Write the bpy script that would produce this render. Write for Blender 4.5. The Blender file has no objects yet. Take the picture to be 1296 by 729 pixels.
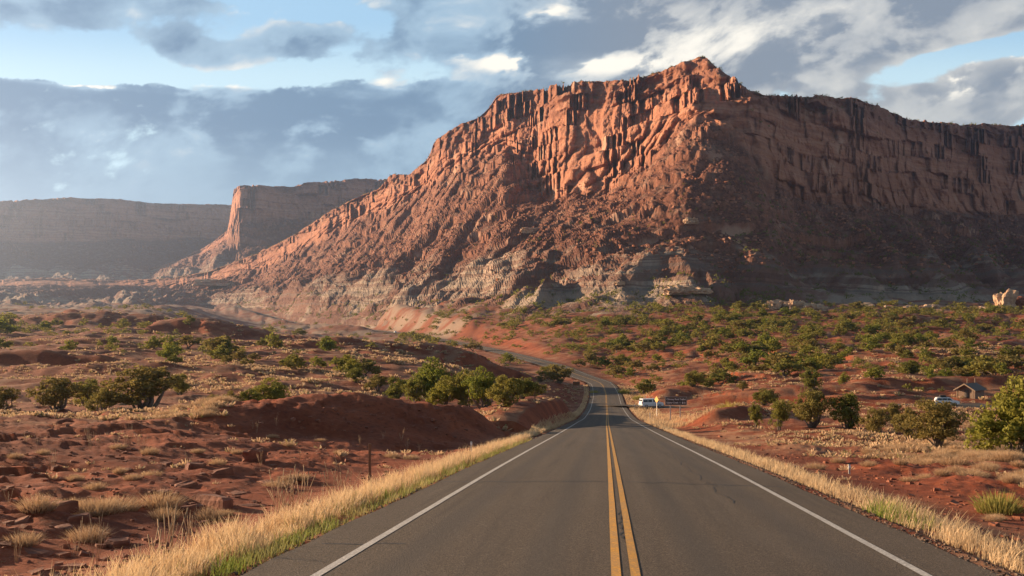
import bpy, math, random
import numpy as np
from mathutils import Vector, Matrix

R = math.radians
rng = np.random.default_rng(7)
random.seed(7)
SC = bpy.context.scene
COL = SC.collection
F = 1260.0          # focal length in photograph pixels (1296 wide)
HOR = 410.0         # photograph row of the true horizon
CZ = 2.0            # eye height above the road

# ------------------------------------------------------------------ camera
cam = bpy.data.cameras.new('camera')
cam.sensor_width = 36.0
cam.lens = 36.0 * F / 1296.0
cam.shift_y = (HOR - 364.5) / 1296.0
cam.clip_start = 0.1
cam.clip_end = 30000
camo = bpy.data.objects.new('camera', cam)
camo.location = (0, 0, CZ)
camo.rotation_euler = (R(90), 0, 0)
COL.objects.link(camo)
SC.camera = camo

# ------------------------------------------------------------------ sun, exposure
SUN_EL, SUN_FWD = R(11.5), R(27.0)       # low sun from the left, a little ahead of the camera
S = Vector((-math.cos(SUN_EL) * math.cos(SUN_FWD), math.cos(SUN_EL) * math.sin(SUN_FWD), math.sin(SUN_EL)))
sun = bpy.data.lights.new('sun', 'SUN')
sun.energy = 5.0
sun.angle = R(0.5)
sun.color = (1.0, 0.71, 0.44)
suno = bpy.data.objects.new('sun', sun)
suno.rotation_euler = (-S).to_track_quat('-Z', 'Y').to_euler()
suno.location = (-50, 10, 60)
COL.objects.link(suno)
SC.view_settings.view_transform = 'Standard'
SC.view_settings.look = 'None'
SC.view_settings.gamma = 1.0
SC.view_settings.exposure = 1.4
SC.cycles.use_denoising = True
SC.cycles.max_bounces = 5
SC.cycles.diffuse_bounces = 2
SC.cycles.transparent_max_bounces = 8
SC.cycles.volume_bounces = 0

# ------------------------------------------------------------------ node helpers
class NT:
    def __init__(s, tree): s.t = tree; s.n = tree.nodes; s.l = tree.links
    def new(s, typ, **kw):
        n = s.n.new(typ)
        for k, v in kw.items(): setattr(n, k, v)
        return n
    def put(s, sock, v):
        if isinstance(v, bpy.types.NodeSocket): s.l.new(v, sock)
        elif v is not None: sock.default_value = v
    def math(s, op, a, b=None, c=None, clamp=False):
        n = s.new('ShaderNodeMath', operation=op, use_clamp=clamp)
        for i, v in enumerate((a, b, c)):
            if v is not None: s.put(n.inputs[i], v)
        return n.outputs[0]
    def add(s, a, b): return s.math('ADD', a, b)
    def mul(s, a, b): return s.math('MULTIPLY', a, b)
    def ss(s, v, lo, hi, a=0.0, b=1.0):
        n = s.new('ShaderNodeMapRange', interpolation_type='SMOOTHSTEP')
        s.put(n.inputs[0], v)
        for i, q in enumerate((lo, hi, a, b)): s.put(n.inputs[i + 1], q)
        return n.outputs[0]
    def mix(s, f, a, b, mode='MIX'):
        n = s.new('ShaderNodeMix', data_type='RGBA', blend_type=mode)
        s.put(n.inputs['Factor'], f)
        for k, v in ((6, a), (7, b)):
            s.put(n.inputs[k], v if isinstance(v, bpy.types.NodeSocket) else (*v, 1.0))
        return n.outputs[2]
    def noise(s, vec, scale, detail=5, rough=0.55, dist=0.0, out=0):
        n = s.new('ShaderNodeTexNoise')
        if vec is not None: s.l.new(vec, n.inputs['Vector'])
        n.inputs['Scale'].default_value = scale
        n.inputs['Detail'].default_value = detail
        n.inputs['Roughness'].default_value = rough
        n.inputs['Distortion'].default_value = dist
        return n.outputs[out]
    def mapv(s, vec, scale=(1, 1, 1), loc=(0, 0, 0)):
        n = s.new('ShaderNodeMapping')
        s.l.new(vec, n.inputs[0])
        n.inputs['Scale'].default_value = scale
        n.inputs['Location'].default_value = loc
        return n.outputs[0]
    def ramp(s, f, stops):
        n = s.new('ShaderNodeValToRGB')
        s.put(n.inputs[0], f)
        e = n.color_ramp.elements
        while len(e) < len(stops): e.new(0.5)
        for i, (p, c) in enumerate(stops):
            e[i].position = p; e[i].color = (*c, 1.0)
        return n.outputs[0]

# ------------------------------------------------------------------ world: sky with broken cloud
world = bpy.data.worlds.new('World')
SC.world = world
world.use_nodes = True
w = NT(world.node_tree)
w.n.clear()
sky = w.new('ShaderNodeTexSky', sky_type='NISHITA', sun_disc=False)
sky.sun_elevation = SUN_EL
sky.sun_rotation = math.atan2(S.x, S.y)
sky.altitude = 1900
sky.air_density = 1.0
sky.dust_density = 0.6
sky.ozone_density = 1.0
tc = w.new('ShaderNodeTexCoord')
D3 = tc.outputs['Generated']
sep = w.new('ShaderNodeSeparateXYZ'); w.l.new(D3, sep.inputs[0])
gx, gy, gz = sep.outputs
az = w.math('ARCTAN2', gx, gy)
hyp = w.math('SQRT', w.add(w.mul(gx, gx), w.mul(gy, gy)))
el = w.math('DIVIDE', gz, hyp)
def A(px): return math.atan((px - 648.0) / F)
def V(py, px=648.0): return (HOR - py) / F * math.cos(A(px))
cae = w.new('ShaderNodeCombineXYZ'); w.put(cae.inputs[0], az); w.put(cae.inputs[1], el)
AE = cae.outputs[0]
def blobs(items, start=0.0):
    """sum of soft spots (column, row, half width, half height, strength, tilt) on the sky"""
    acc = start
    for it in items:
        px, py, wx, wy, amp = it[:5]; tilt = it[5] if len(it) > 5 else 0.0
        n = w.new('ShaderNodeMapping', vector_type='TEXTURE'); w.l.new(AE, n.inputs[0])
        n.inputs['Location'].default_value = (A(px), V(py, px), 0)
        n.inputs['Rotation'].default_value = (0, 0, math.atan(tilt))
        n.inputs['Scale'].default_value = (wx * 1.9 / F, wy * 1.9 / F, 1)
        g = w.new('ShaderNodeTexGradient', gradient_type='QUADRATIC_SPHERE'); w.l.new(n.outputs[0], g.inputs[0])
        acc = w.math('MULTIPLY_ADD', g.outputs['Fac'], amp * 1.25, acc)
    return acc
el2 = w.math('DIVIDE', el, w.math('MAXIMUM', w.math('COSINE', az), 0.8))
# cloud field: billows (two samples a step apart along the light) and fine wisps, smeared up to the right
warp = w.noise(D3, 5.0, 2, 0.5, out=1)
wv = w.new('ShaderNodeVectorMath', operation='MULTIPLY_ADD')
w.l.new(warp, wv.inputs[0]); wv.inputs[1].default_value = (0.12, 0.12, 0.05); w.l.new(D3, wv.inputs[2])
cx = w.new('ShaderNodeCombineXYZ'); w.put(cx.inputs[2], w.mul(gx, -0.16)); 
sh2 = w.new('ShaderNodeVectorMath', operation='ADD'); w.l.new(wv.outputs[0], sh2.inputs[0]); w.l.new(cx.outputs[0], sh2.inputs[1])
WP = sh2.outputs[0]
base = w.noise(w.mapv(WP, (1, 1, 1.9), (3.1, 1.7, 0.4)), 6.4, 7, 0.60)
base2 = w.noise(w.mapv(WP, (1, 1, 1.9), (3.1 - 0.022, 1.7, 0.4 + 0.030)), 6.4, 4, 0.60)
wisp = w.noise(w.mapv(WP, (1, 1, 1.7), (7, 2, 5)), 19.0, 5, 0.62)
wz = w.math('SUBTRACT', wisp, 0.5)
bz = w.math('SUBTRACT', base, 0.5)
edge = w.add(el2, w.add(w.mul(bz, 0.075), w.mul(wz, 0.045)))
bank = w.ss(edge, V(114), V(102), 1.0, 0.0)
bankw = w.mul(bank, w.ss(az, A(400), A(700), 0.19, 0.07))
bias = blobs([(10, 8, 130, 26, .18), (210, 0, 130, 16, .16), (110, 76, 200, 22, -.24), (270, 98, 150, 14, -.14),
    (225, 58, 42, 26, .30, .25), (290, 72, 60, 18, .24, .3), (355, 48, 28, 14, .20, .5), (410, 44, 40, 16, .18, .4), (505, 60, 70, 30, .10, .6),
    (420, 16, 80, 20, -.18), (590, 34, 60, 36, -.16), (380, 92, 100, 16, -.10),
    (900, 20, 340, 60, .40), (1210, 24, 150, 30, .34, .1), (820, 100, 240, 60, .24),
    (1245, 102, 56, 24, .26, .3), (1185, 76, 60, 17, -.42, .15), (1290, 56, 44, 14, -.35), (640, 82, 34, 13, .14), (572, 66, 24, 14, .16)], bankw)
dens = w.add(w.add(base, bias), w.mul(wz, 0.20))
cover = w.ss(dens, 0.485, 0.575)
thick = w.ss(dens, 0.50, 0.76)
lit = w.ss(w.math('SUBTRACT', w.add(base, w.mul(wz, .16)), base2), -0.08, 0.12)
# direct light catches the high deck on the right, cumulus heads and the top edge of the bank
glow = blobs([(880, 50, 260, 50, .34), (1240, 94, 50, 17, 1.0, .35), (640, 80, 34, 11, .62), (572, 64, 22, 11, .62), (316, 11, 15, 8, .6),
    (60, 105, 150, 3.4, .75), (250, 105, 90, 3.4, .4), (780, 82, 130, 16, .40), (700, 14, 46, 14, .40, .3), (484, 103, 14, 6, .3)])
glow = w.mul(glow, w.ss(w.add(w.add(bz, wz), lit), 0.02, 0.72, 0.25, 1.25))
dk = blobs([(900, 0, 260, 14, .20), (730, 52, 120, 16, .30), (1090, 46, 200, 22, .24, .25), (60, 134, 260, 26, .26), (400, 140, 230, 40, .22)])
puff = w.mul(w.mul(w.ss(w.add(bz, wz), 0.0, 0.16), bank), blobs([(140, 165, 170, 34, .16), (400, 165, 200, 40, .16)]))
bright = w.add(w.add(w.mul(lit, 0.36), w.mul(w.math('SUBTRACT', 1.0, thick), 0.30)), w.add(w.math('SUBTRACT', glow, dk), w.add(puff, w.add(w.mul(wz, .75), w.mul(bz, .55)))))
warmth = w.ss(az, A(560), A(860))
shade_c = w.mix(warmth, (0.105, 0.180, 0.275), (0.165, 0.195, 0.240))
mid_c = w.mix(warmth, (0.25, 0.36, 0.46), (0.40, 0.405, 0.40))
cl = w.mix(w.ss(bright, -0.05, 0.52), shade_c, mid_c)
cl = w.mix(w.ss(bright, 0.45, 0.95), cl, (0.76, 0.71, 0.62))
# the bank thins into pale mist towards the horizon
cl = w.mix(w.mul(w.ss(el2, V(150), V(262)), 0.72), cl, (0.215, 0.320, 0.415))
# unseen cloud and clear sky overhead, darkened to cut the fill light
up = w.ss(el, 0.33, 0.75)
cl = w.mix(w.mul(up, 0.85), cl, (0.075, 0.092, 0.12))
sky_s = w.new('ShaderNodeVectorMath', operation='SCALE'); w.l.new(sky.outputs[0], sky_s.inputs[0]); sky_s.inputs[3].default_value = 0.05
skyc = w.mix(w.mul(w.math('SUBTRACT', 1.0, up), 0.75), sky_s.outputs[0], w.mix(w.ss(el2, V(110), V(20)), (0.52, 0.70, 0.78), (0.32, 0.52, 0.70)))
out = w.mix(w.mul(cover, 0.95), skyc, cl)
bg = w.new('ShaderNodeBackground'); w.l.new(out, bg.inputs[0]); bg.inputs[1].default_value = 0.59
wo = w.new('ShaderNodeOutputWorld'); w.l.new(bg.outputs[0], wo.inputs[0])
world.cycles.sampling_method = 'NONE'

# ------------------------------------------------------------------ numpy noise
PERM = rng.permutation(256)
PERM = np.concatenate([PERM, PERM, PERM])
_g = rng.normal(size=(256, 3)); GR = (_g / np.linalg.norm(_g, axis=1)[:, None]).astype(np.float32)
_a = rng.uniform(0, 2 * np.pi, 256); GR2 = np.stack([np.cos(_a), np.sin(_a)], 1).astype(np.float32)
def fade(t): return t * t * t * (t * (t * 6 - 15) + 10)
def n2(x, y):
    x = np.asarray(x, np.float64); y = np.asarray(y, np.float64)
    xi = np.floor(x).astype(np.int64); yi = np.floor(y).astype(np.int64)
    xf = (x - xi).astype(np.float32); yf = (y - yi).astype(np.float32)
    xi &= 255; yi &= 255
    u, v = fade(xf), fade(yf)
    def g(i, j, fx, fy):
        h = GR2[PERM[PERM[xi + i] + yi + j]]
        return h[..., 0] * fx + h[..., 1] * fy
    a = g(0, 0, xf, yf); b = g(1, 0, xf - 1, yf); c = g(0, 1, xf, yf - 1); d = g(1, 1, xf - 1, yf - 1)
    return ((a + u * (b - a)) * (1 - v) + (c + u * (d - c)) * v) * 1.45
def n3(x, y, z):
    x = np.asarray(x, np.float64); y = np.asarray(y, np.float64); z = np.asarray(z, np.float64)
    xi = np.floor(x).astype(np.int64); yi = np.floor(y).astype(np.int64); zi = np.floor(z).astype(np.int64)
    xf = (x - xi).astype(np.float32); yf = (y - yi).astype(np.float32); zf = (z - zi).astype(np.float32)
    xi &= 255; yi &= 255; zi &= 255
    u, v, t = fade(xf), fade(yf), fade(zf)
    def g(i, j, k):
        h = GR[PERM[PERM[PERM[xi + i] + yi + j] + zi + k]]
        return h[..., 0] * (xf - i) + h[..., 1] * (yf - j) + h[..., 2] * (zf - k)
    def lx(j, k):
        a = g(0, j, k); return a + u * (g(1, j, k) - a)
    a = lx(0, 0); a = a + v * (lx(1, 0) - a)
    b = lx(0, 1); b = b + v * (lx(1, 1) - b)
    return (a + t * (b - a)) * 1.5
def fbm2(x, y, o=4, g=0.5):
    r = 0; a = 1.0
    for i in range(o):
        r = r + a * n2(x + 17.3 * i, y - 9.1 * i); x = x * 2.03; y = y * 2.03; a *= g
    return r
def fbm3(x, y, z, o=4, g=0.5):
    r = 0; a = 1.0
    for i in range(o):
        r = r + a * n3(x + 17.3 * i, y - 9.1 * i, z + 5.7 * i); x = x * 2.03; y = y * 2.03; z = z * 2.03; a *= g
    return r
def sst(a, b, x):
    t = np.clip((x - a) / (b - a), 0, 1); return t * t * (3 - 2 * t)

def P(px, py, d):
    return ((px - 648.0) / F * d, d, CZ + (HOR - py) / F * d)

# ------------------------------------------------------------------ road line
def catmull(pts, n):
    pts = np.array(pts, float)
    t = np.concatenate([[0], np.cumsum(np.linalg.norm(np.diff(pts[:, :2], axis=0), axis=1) ** 0.75)])
    m = np.zeros_like(pts)
    m[1:-1] = (pts[2:] - pts[:-2]) / (t[2:] - t[:-2])[:, None]
    m[0] = (pts[1] - pts[0]) / (t[1] - t[0]); m[-1] = (pts[-1] - pts[-2]) / (t[-1] - t[-2])
    out = []
    for i in range(len(pts) - 1):
        k = n if isinstance(n, int) else n[i]
        h = t[i + 1] - t[i]
        for q in range(k):
            s = q / k; s2 = s * s; s3 = s2 * s
            out.append((2*s3-3*s2+1)*pts[i] + (s3-2*s2+s)*h*m[i] + (-2*s3+3*s2)*pts[i+1] + (s3-s2)*h*m[i+1])
    out.append(pts[-1])
    return np.array(out)
ROAD_PTS = [(-5.4, -60, CZ + 2.6), (-2.6, -30, CZ + .4), (.22, 0, CZ - 2.0), (1.31, 11.5, CZ - 2.91), (3.36, 33.3, CZ - 4.66),
            (6.88, 70.8, CZ - 7.81), (11.2, 117, CZ - 11.6), (15.6, 163, CZ - 15.2), (22.6, 238, CZ - 19.3), (28.0, 300, CZ - 20.2),
            P(757, 483.5, 345), P(727, 474, 385), P(700, 466, 422), P(640, 449.5, 540), P(570, 434, 750), P(505, 423, 950),
            P(440, 416, 1250), P(378, 410.5, 1500), P(322, 396, 1800), P(300, 389, 1950), P(312, 384, 2100)]
RC = catmull(ROAD_PTS, [6, 6, 12, 22, 30, 24, 20, 20, 16, 14, 12, 10, 14, 20, 24, 24, 20, 20, 14, 12])
RC[:, 2] += 1.2 * sst(360, 430, RC[:, 1])
def road_at(y):
    return np.interp(y, RC[:, 1], RC[:, 0]), np.interp(y, RC[:, 1], RC[:, 2])
_dx = np.gradient(RC[:, 0], RC[:, 1])
def road_lat(x, y):
    xr, zr = road_at(y)
    c = 1 / np.sqrt(1 + np.interp(y, RC[:, 1], _dx) ** 2)
    return (x - xr) * c, zr

# ------------------------------------------------------------------ ground height
CTRL = [(0,729,13.2),(0,650,18.5),(150,640,22),(300,645,23.5),(0,600,27),(150,590,31),(350,600,32),(0,560,39),(200,556,45),(400,569,50),(-120,650,17),(-120,600,24),(-120,560,35),
        (520,572,52),(470,562,58),(590,566,58),(0,527,62),(200,529,62),(0,523,76),(200,522,78),(-200,523,78),(0,496,110),(250,492,120),(400,497,112),(0,471,150),(150,466,152),
        (250,467,155),(400,480,145),(60,474,182),(250,460,188),(500,508,120),(600,520,112),(640,535,100),(660,560,70),(100,441,235),(330,445,232),
        (450,452,222),(560,463,240),(-150,441,235),(250,427,400),(450,440,380),(100,416,500),(0,412,520),(0,391,900),(200,392,1000),(300,414,1150),
        (-200,391,950),(0,391,1300),(150,393,1500),(0,382,2300),(200,385,2100),(-300,382,2300),(-300,390,1300),
        (1250,680,18),(1296,650,22.5),(1200,622,28),(1100,602,34),(1000,582,42),(930,562,57),(1296,592,45),(1150,577,52),(1400,600,45),
        (950,546,80),(1060,546,80),(1200,562,62),(900,533,100),(1000,531,101),(1296,548,75),(1450,548,80),
        (1150,520,180),(1250,515.5,203),(1000,521,170),(900,519,185),(1350,515,203),(1500,515,203),(830,523,205),(860,514,230),
        (1100,461,300),(1100,441,400),(1100,421,520),(1100,401,650),(1100,387,760),(1296,461,300),(1296,441,400),(1296,421,520),(1296,401,650),(1296,388,760),
        (1500,461,300),(1500,421,520),(1500,390,760),(850,478,330),(850,452,430),(850,431,520),(850,411,620),(850,392,720),(760,470,410),(730,440,520),
        (640,432,640),(600,420,790),(600,407,820),(450,416,1200),(700,484,300),(680,482,345),(660,470,395),(640,461,430),(620,453,500),(590,447,570),(540,436,720),(430,424,1080),(400,421,1200),(370,417,1350),(340,410,1500),(322,404,1650),(290,398,1750),(240,392,1500),(600,466,400),(660,482,330),(680,497,250),(690,515,180),(640,500,180),(560,455,440),(480,440,600),
        (400,424,800)]
CW = [P(*c) for c in CTRL]
CW += [(-12, 6, -.6), (-30, 5, -.8), (12, 6, -.6), (30, 5, -1.2), (-10, -20, .8), (12, -20, .8), (0, -60, 2.4), (-80, -60, 2), (80, -60, 2),
       (-100, 30, -1.5), (100, 30, -3), (-200, 100, -3), (200, 100, -9), (-400, -300, 5), (400, -300, 5), (-800, 600, 12), (900, 600, 20), (0, -800, 10),
       (0, 3000, 90), (-1500, 3200, 70), (1500, 2500, 120), (2500, 0, 60), (-2500, 0, 40), (0, -3000, 40), (0, 5500, 140), (4000, 4000, 140), (-4000, 4000, 150), (-4500, -3000, 60), (4500, -3000, 60)]
CW = np.array(CW)
def warp_xy(x, y):
    r = np.sqrt(x * x + y * y); k = np.log1p(r / 8.0) / np.maximum(r, 1e-6)
    return x * k * 1.35, y * k
cu, cv = warp_xy(CW[:, 0], CW[:, 1])
def tps(d2): return 0.5 * d2 * np.log(d2 + 1e-9)
_N = len(CW)
_K = tps((cu[:, None] - cu) ** 2 + (cv[:, None] - cv) ** 2) + np.eye(_N) * 2e-5
_Pm = np.stack([np.ones(_N), cu, cv], 1)
_Am = np.block([[_K, _Pm], [_Pm.T, np.zeros((3, 3))]])
# fit a compressed height so that near and far points weigh alike
def zc(z, r): return z / (8.0 + r)
_W = np.linalg.solve(_Am, np.concatenate([zc(CW[:, 2], np.hypot(CW[:, 0], CW[:, 1])), np.zeros(3)]))
def base_h(x, y):
    u, v = warp_xy(x, y)
    out = np.empty_like(u)
    for i in range(0, len(u), 60000):
        a, b = u[i:i+60000], v[i:i+60000]
        out[i:i+60000] = tps((a[:, None] - cu) ** 2 + (b[:, None] - cv) ** 2) @ _W[:_N] + _W[_N] + _W[_N+1] * a + _W[_N+2] * b
    return out * (8.0 + np.hypot(x, y))

# hills and banks: crest line (photograph column, row, distance), front slope, back slope, smoothness
TENTS = [
    ([(205,545,54),(265,522,58),(330,504,62),(400,502,66),(470,503,69),(540,507,73),(600,516,76),(645,533,78),(678,552,76)], .33, .16, .35, 12),
    ([(-260,440,205),(-60,440,203),(60,441,201),(130,447,200),(170,456,200)], .75, .02, .5, 16),
    ([(330,449,285),(380,432,298),(430,427,308),(500,431,318),(560,438,326),(600,450,322)], .30, .15, .8, 30),
    ([(170,416,470),(205,407,476),(235,404,470),(290,409,462),(330,417,455)], .26, .14, 1.0, 40),
    ([(-60,402,600),(40,397,605),(90,390.5,600),(140,394,596),(200,402,590)], .26, .12, 1.0, 50),
    ([(630,529,84),(647,513,96),(664,505,115),(680,502,145),(694,503,175)], .34, .3, .4, 9),
    ([(505,384,1180),(545,394,1010),(590,404,860)], .34, .28, 1.2, 60),
    ([(585,377,1060),(635,390,900),(690,402,775)], .34, .28, 1.2, 60),
    ([(672,381,950),(715,390,840),(752,399,740)], .34, .28, 1.2, 50),
    ([(770,380,850),(800,389,780),(835,396,715)], .30, .28, 1.2, 50),
    ([(915,381,850),(950,388,770),(985,394,715)], .30, .28, 1.2, 50),
    ([(1080,382,860),(1110,389,780),(1150,394,730)], .30, .28, 1.2, 50),
    ([(300,381,1900),(350,392,1640),(395,402,1420)], .30, .28, 1.5, 90),
    ([(372,408,1080),(420,410.5,1020),(465,413,970),(503,419.5,925)], .10, .25, .8, 60),
    ([(880,540,95),(898,522,99),(940,516,104),(985,519,110),(1030,526,112)], .55, .22, .35, 9),
    ([(800,502,246),(822,492,256),(860,489,264),(895,491,264)], .24, .2, .8, 24),
    ([(940,500,232),(1010,488,236),(1080,482,240),(1150,479,248),(1240,479,252),(1320,477,256),(1450,477,262)], .34, .03, .7, 16),
    ([(950,470,290),(1060,466,300),(1180,463,310)], .2, .03, .5, 20),
    ([(1000,437,420),(1120,433,430),(1240,430,430),(1340,428,440)], .2, .04, .5, 30),
    ([(1060,404,600),(1140,399,620),(1230,398,640),(1330,398,640)], .22, .08, .6, 30),
    ([(735,462,432),(780,459,440),(830,462,440)], .22, .05, .5, 20),
    ([(-60,513,96),(60,503,104),(180,497,106),(260,503,104)], .12, .05, .4, 20),
    ([(20,463,150),(140,460,152),(260,461,154),(340,470,150)], .14, .10, .4, 20),
    ]
LANE = [(21, 226, -16.2), (33, 231, -17.2), (50, 222, -16.6), (68, 209, -15.2), (84, 203, -14.7), (98, 203, -14.6)]
def seg_dist(x, y, pts):
    best = np.full(x.shape, 1e9); zz = np.zeros(x.shape); side = np.zeros(x.shape); endd = np.zeros(x.shape)
    n = len(pts) - 1
    for i in range(n):
        ax, ay, az_ = pts[i]; bx, by, bz = pts[i + 1]
        dx, dy = bx - ax, by - ay; L2 = dx * dx + dy * dy
        t = ((x - ax) * dx + (y - ay) * dy) / L2
        tc_ = np.clip(t, 0, 1)
        d = np.hypot(x - ax - tc_ * dx, y - ay - tc_ * dy)
        m = d < best
        best = np.where(m, d, best)
        zz = np.where(m, az_ + (bz - az_) * tc_, zz)
        side = np.where(m, np.sign(dx * (y - ay) - dy * (x - ax)), side)
    return best, zz, side
def ground_h(x, y, fine=True):
    x = np.asarray(x, float).ravel(); y = np.asarray(y, float).ravel()
    h = base_h(x, y)
    r = np.hypot(x, y)
    lat, zr = road_lat(x, y)
    wob = fbm2(x / 14.0, y / 14.0, 3)
    for (cp, sf, sb, k, reach) in TENTS:
        pts = [P(*c) for c in cp]
        yy = [p[1] for p in pts]; xx = [p[0] for p in pts]
        M = 14 * reach / 4 + 40
        m = (x > min(xx) - M) & (x < max(xx) + M) & (y > min(yy) - M) & (y < max(yy) + M)
        if not m.any(): continue
        xs, ys = x[m], y[m]
        d, z, side = seg_dist(xs, ys, pts)
        sl = np.where(side < 0, sf, sb)
        wv_ = 1 + 0.35 * wob[m]
        roundr = reach * 0.12
        dd = np.sqrt(d * d + roundr * roundr) - roundr
        ex = np.maximum(np.hypot(xs - pts[0][0], ys - pts[0][1]) * (d >= np.hypot(xs - pts[0][0], ys - pts[0][1]) - 1e-6), np.hypot(xs - pts[-1][0], ys - pts[-1][1]) * (d >= np.hypot(xs - pts[-1][0], ys - pts[-1][1]) - 1e-6))
        tent = z - sl * dd * wv_ - dd * dd / (reach * 16) - .25 * ex
        hb = h[m]
        q = (tent - hb) / k
        h[m] = hb + k * np.where(q > 20, q, np.log1p(np.exp(np.minimum(q, 20))))
    # relief: swells, gullies, ledges
    far = sst(90, 400, r)
    h += far * 1.5 * fbm2(x / 60.0, y / 60.0, 4) * sst(8, 60, np.abs(lat))
    rid = 1 - np.abs(fbm2(x / 38.0 + 3, y / 38.0, 3))
    h -= far * 2.0 * np.clip(rid - 0.72, 0, 1) * 3 * sst(14, 60, np.abs(lat)) * (1 - sst(1200, 1500, r))
    # badland ridges far off on the left
    bl = sst(1050, 1500, r) * sst(-.27, -.34, x / np.maximum(y, 1))
    rd = np.abs(fbm2(x / 130.0 + 9, y / 130.0, 4, .5))
    h += bl * (13 * (rd - 0.32)) * sst(40, 160, np.abs(lat) + (y > 2050) * 500)
    if fine:
        near = 1 - sst(60, 220, r)
        off = sst(6.0, 11.0, np.abs(lat))
        h += off * (0.35 * fbm2(x / 9.0, y / 9.0, 3) + 0.10 * fbm2(x / 1.7, y / 1.7, 3) * near)
        # sandstone ledges in the red ground left of the road
        led = near * off * (lat < 0) * sst(-.15, .35, fbm2(x / 16 + 4, y / 11, 2) + .2 * (r < 40))
        hh = h + 0.28 * fbm2(x / 5.0 + 7, y / 3.5, 3) + 0.02 * x
        st = 0.34
        f_ = hh / st; fl = np.floor(f_); fr = f_ - fl
        terr = (fl + sst(0.70, 0.97, fr)) * st
        h += led * np.clip(terr - hh, -.5, .5) * 1.1
        h += 0.045 * fbm2(x / .45, y / .45, 2) * near * off * (r < 70)
        mid = sst(60, 160, r) * (1 - sst(900, 1300, r)) * off
        h += mid * (0.45 * fbm2(x / 11.0 + 31, y / 11.0, 3))
    dl, zl, _s = seg_dist(x, y, LANE)
    wl = (1 - sst(4.2, 9.0, dl)) * (r < 400)
    h = h * (1 - wl) + (zl - .08) * wl
    # road bed and verge
    al = np.abs(lat)
    verge = zr - 0.05 - np.clip(al - 4.6, 0, 4) * np.where(lat < 0, 0.10, 0.13) - 0.05 * np.clip(al - 4.45, 0, .3) / .3
    bed = np.where(al < 4.75 + 1.1 * sst(340, 420, y), zr - 0.07 - 0.0012 * np.clip(r - 40, 0, 400), verge)
    wid = 3.0 + 0.012 * np.clip(r - 100, 0, 900)
    wid = np.where((lat < 0) & (y > 80) & (y < 190), 1.3, wid)
    wgt = 1 - sst(4.9 + wid * .25, 4.9 + wid * 2.2, al)
    wgt = wgt * (y < 2090) * (y > -58)
    h = h * (1 - wgt) + bed * wgt
    return h
def gz1(x, y): return float(ground_h(np.array([x]), np.array([y]))[0])

# ------------------------------------------------------------------ object helpers
def link(o): COL.objects.link(o); return o
def tag(o, label=None, cat=None, group=None, kind=None):
    if label: o['label'] = label
    if cat: o['category'] = cat
    if group: o['group'] = group
    if kind: o['kind'] = kind
    return o
def np_mesh(name, verts, quads=None, tris=None, mats=(), smooth=True, mat_idx=None):
    me = bpy.data.meshes.new(name)
    v = np.asarray(verts, np.float32).reshape(-1, 3)
    nq = 0 if quads is None else len(quads); nt = 0 if tris is None else len(tris)
    me.vertices.add(len(v)); me.vertices.foreach_set('co', v.ravel())
    loops = []
    if nq: loops.append(np.asarray(quads, np.int32).ravel())
    if nt: loops.append(np.asarray(tris, np.int32).ravel())
    lp = np.concatenate(loops)
    me.loops.add(len(lp)); me.loops.foreach_set('vertex_index', lp)
    me.polygons.add(nq + nt)
    st = np.concatenate([np.arange(nq) * 4, nq * 4 + np.arange(nt) * 3]).astype(np.int32)
    me.polygons.foreach_set('loop_start', st)
    me.polygons.foreach_set('use_smooth', np.full(nq + nt, smooth, bool))
    if mat_idx is not None: me.polygons.foreach_set('material_index', np.asarray(mat_idx, np.int32))
    for m in mats: me.materials.append(m)
    me.update(calc_edges=True)
    me.validate()
    return me
def attr(me, name, vals):
    a = me.attributes.new(name, 'FLOAT', 'POINT'); a.data.foreach_set('value', np.asarray(vals, np.float32).ravel())
def ob(name, me, parent=None, loc=(0, 0, 0)):
    o = bpy.data.objects.new(name, me); link(o); o.location = loc
    if parent: o.parent = parent
    return o
def empty(name, loc, rz=0.0, label=None, cat=None, group=None):
    o = bpy.data.objects.new(name, None); link(o); o.location = loc; o.rotation_euler = (0, 0, rz); o.empty_display_size = .3
    return tag(o, label, cat, group)
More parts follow.
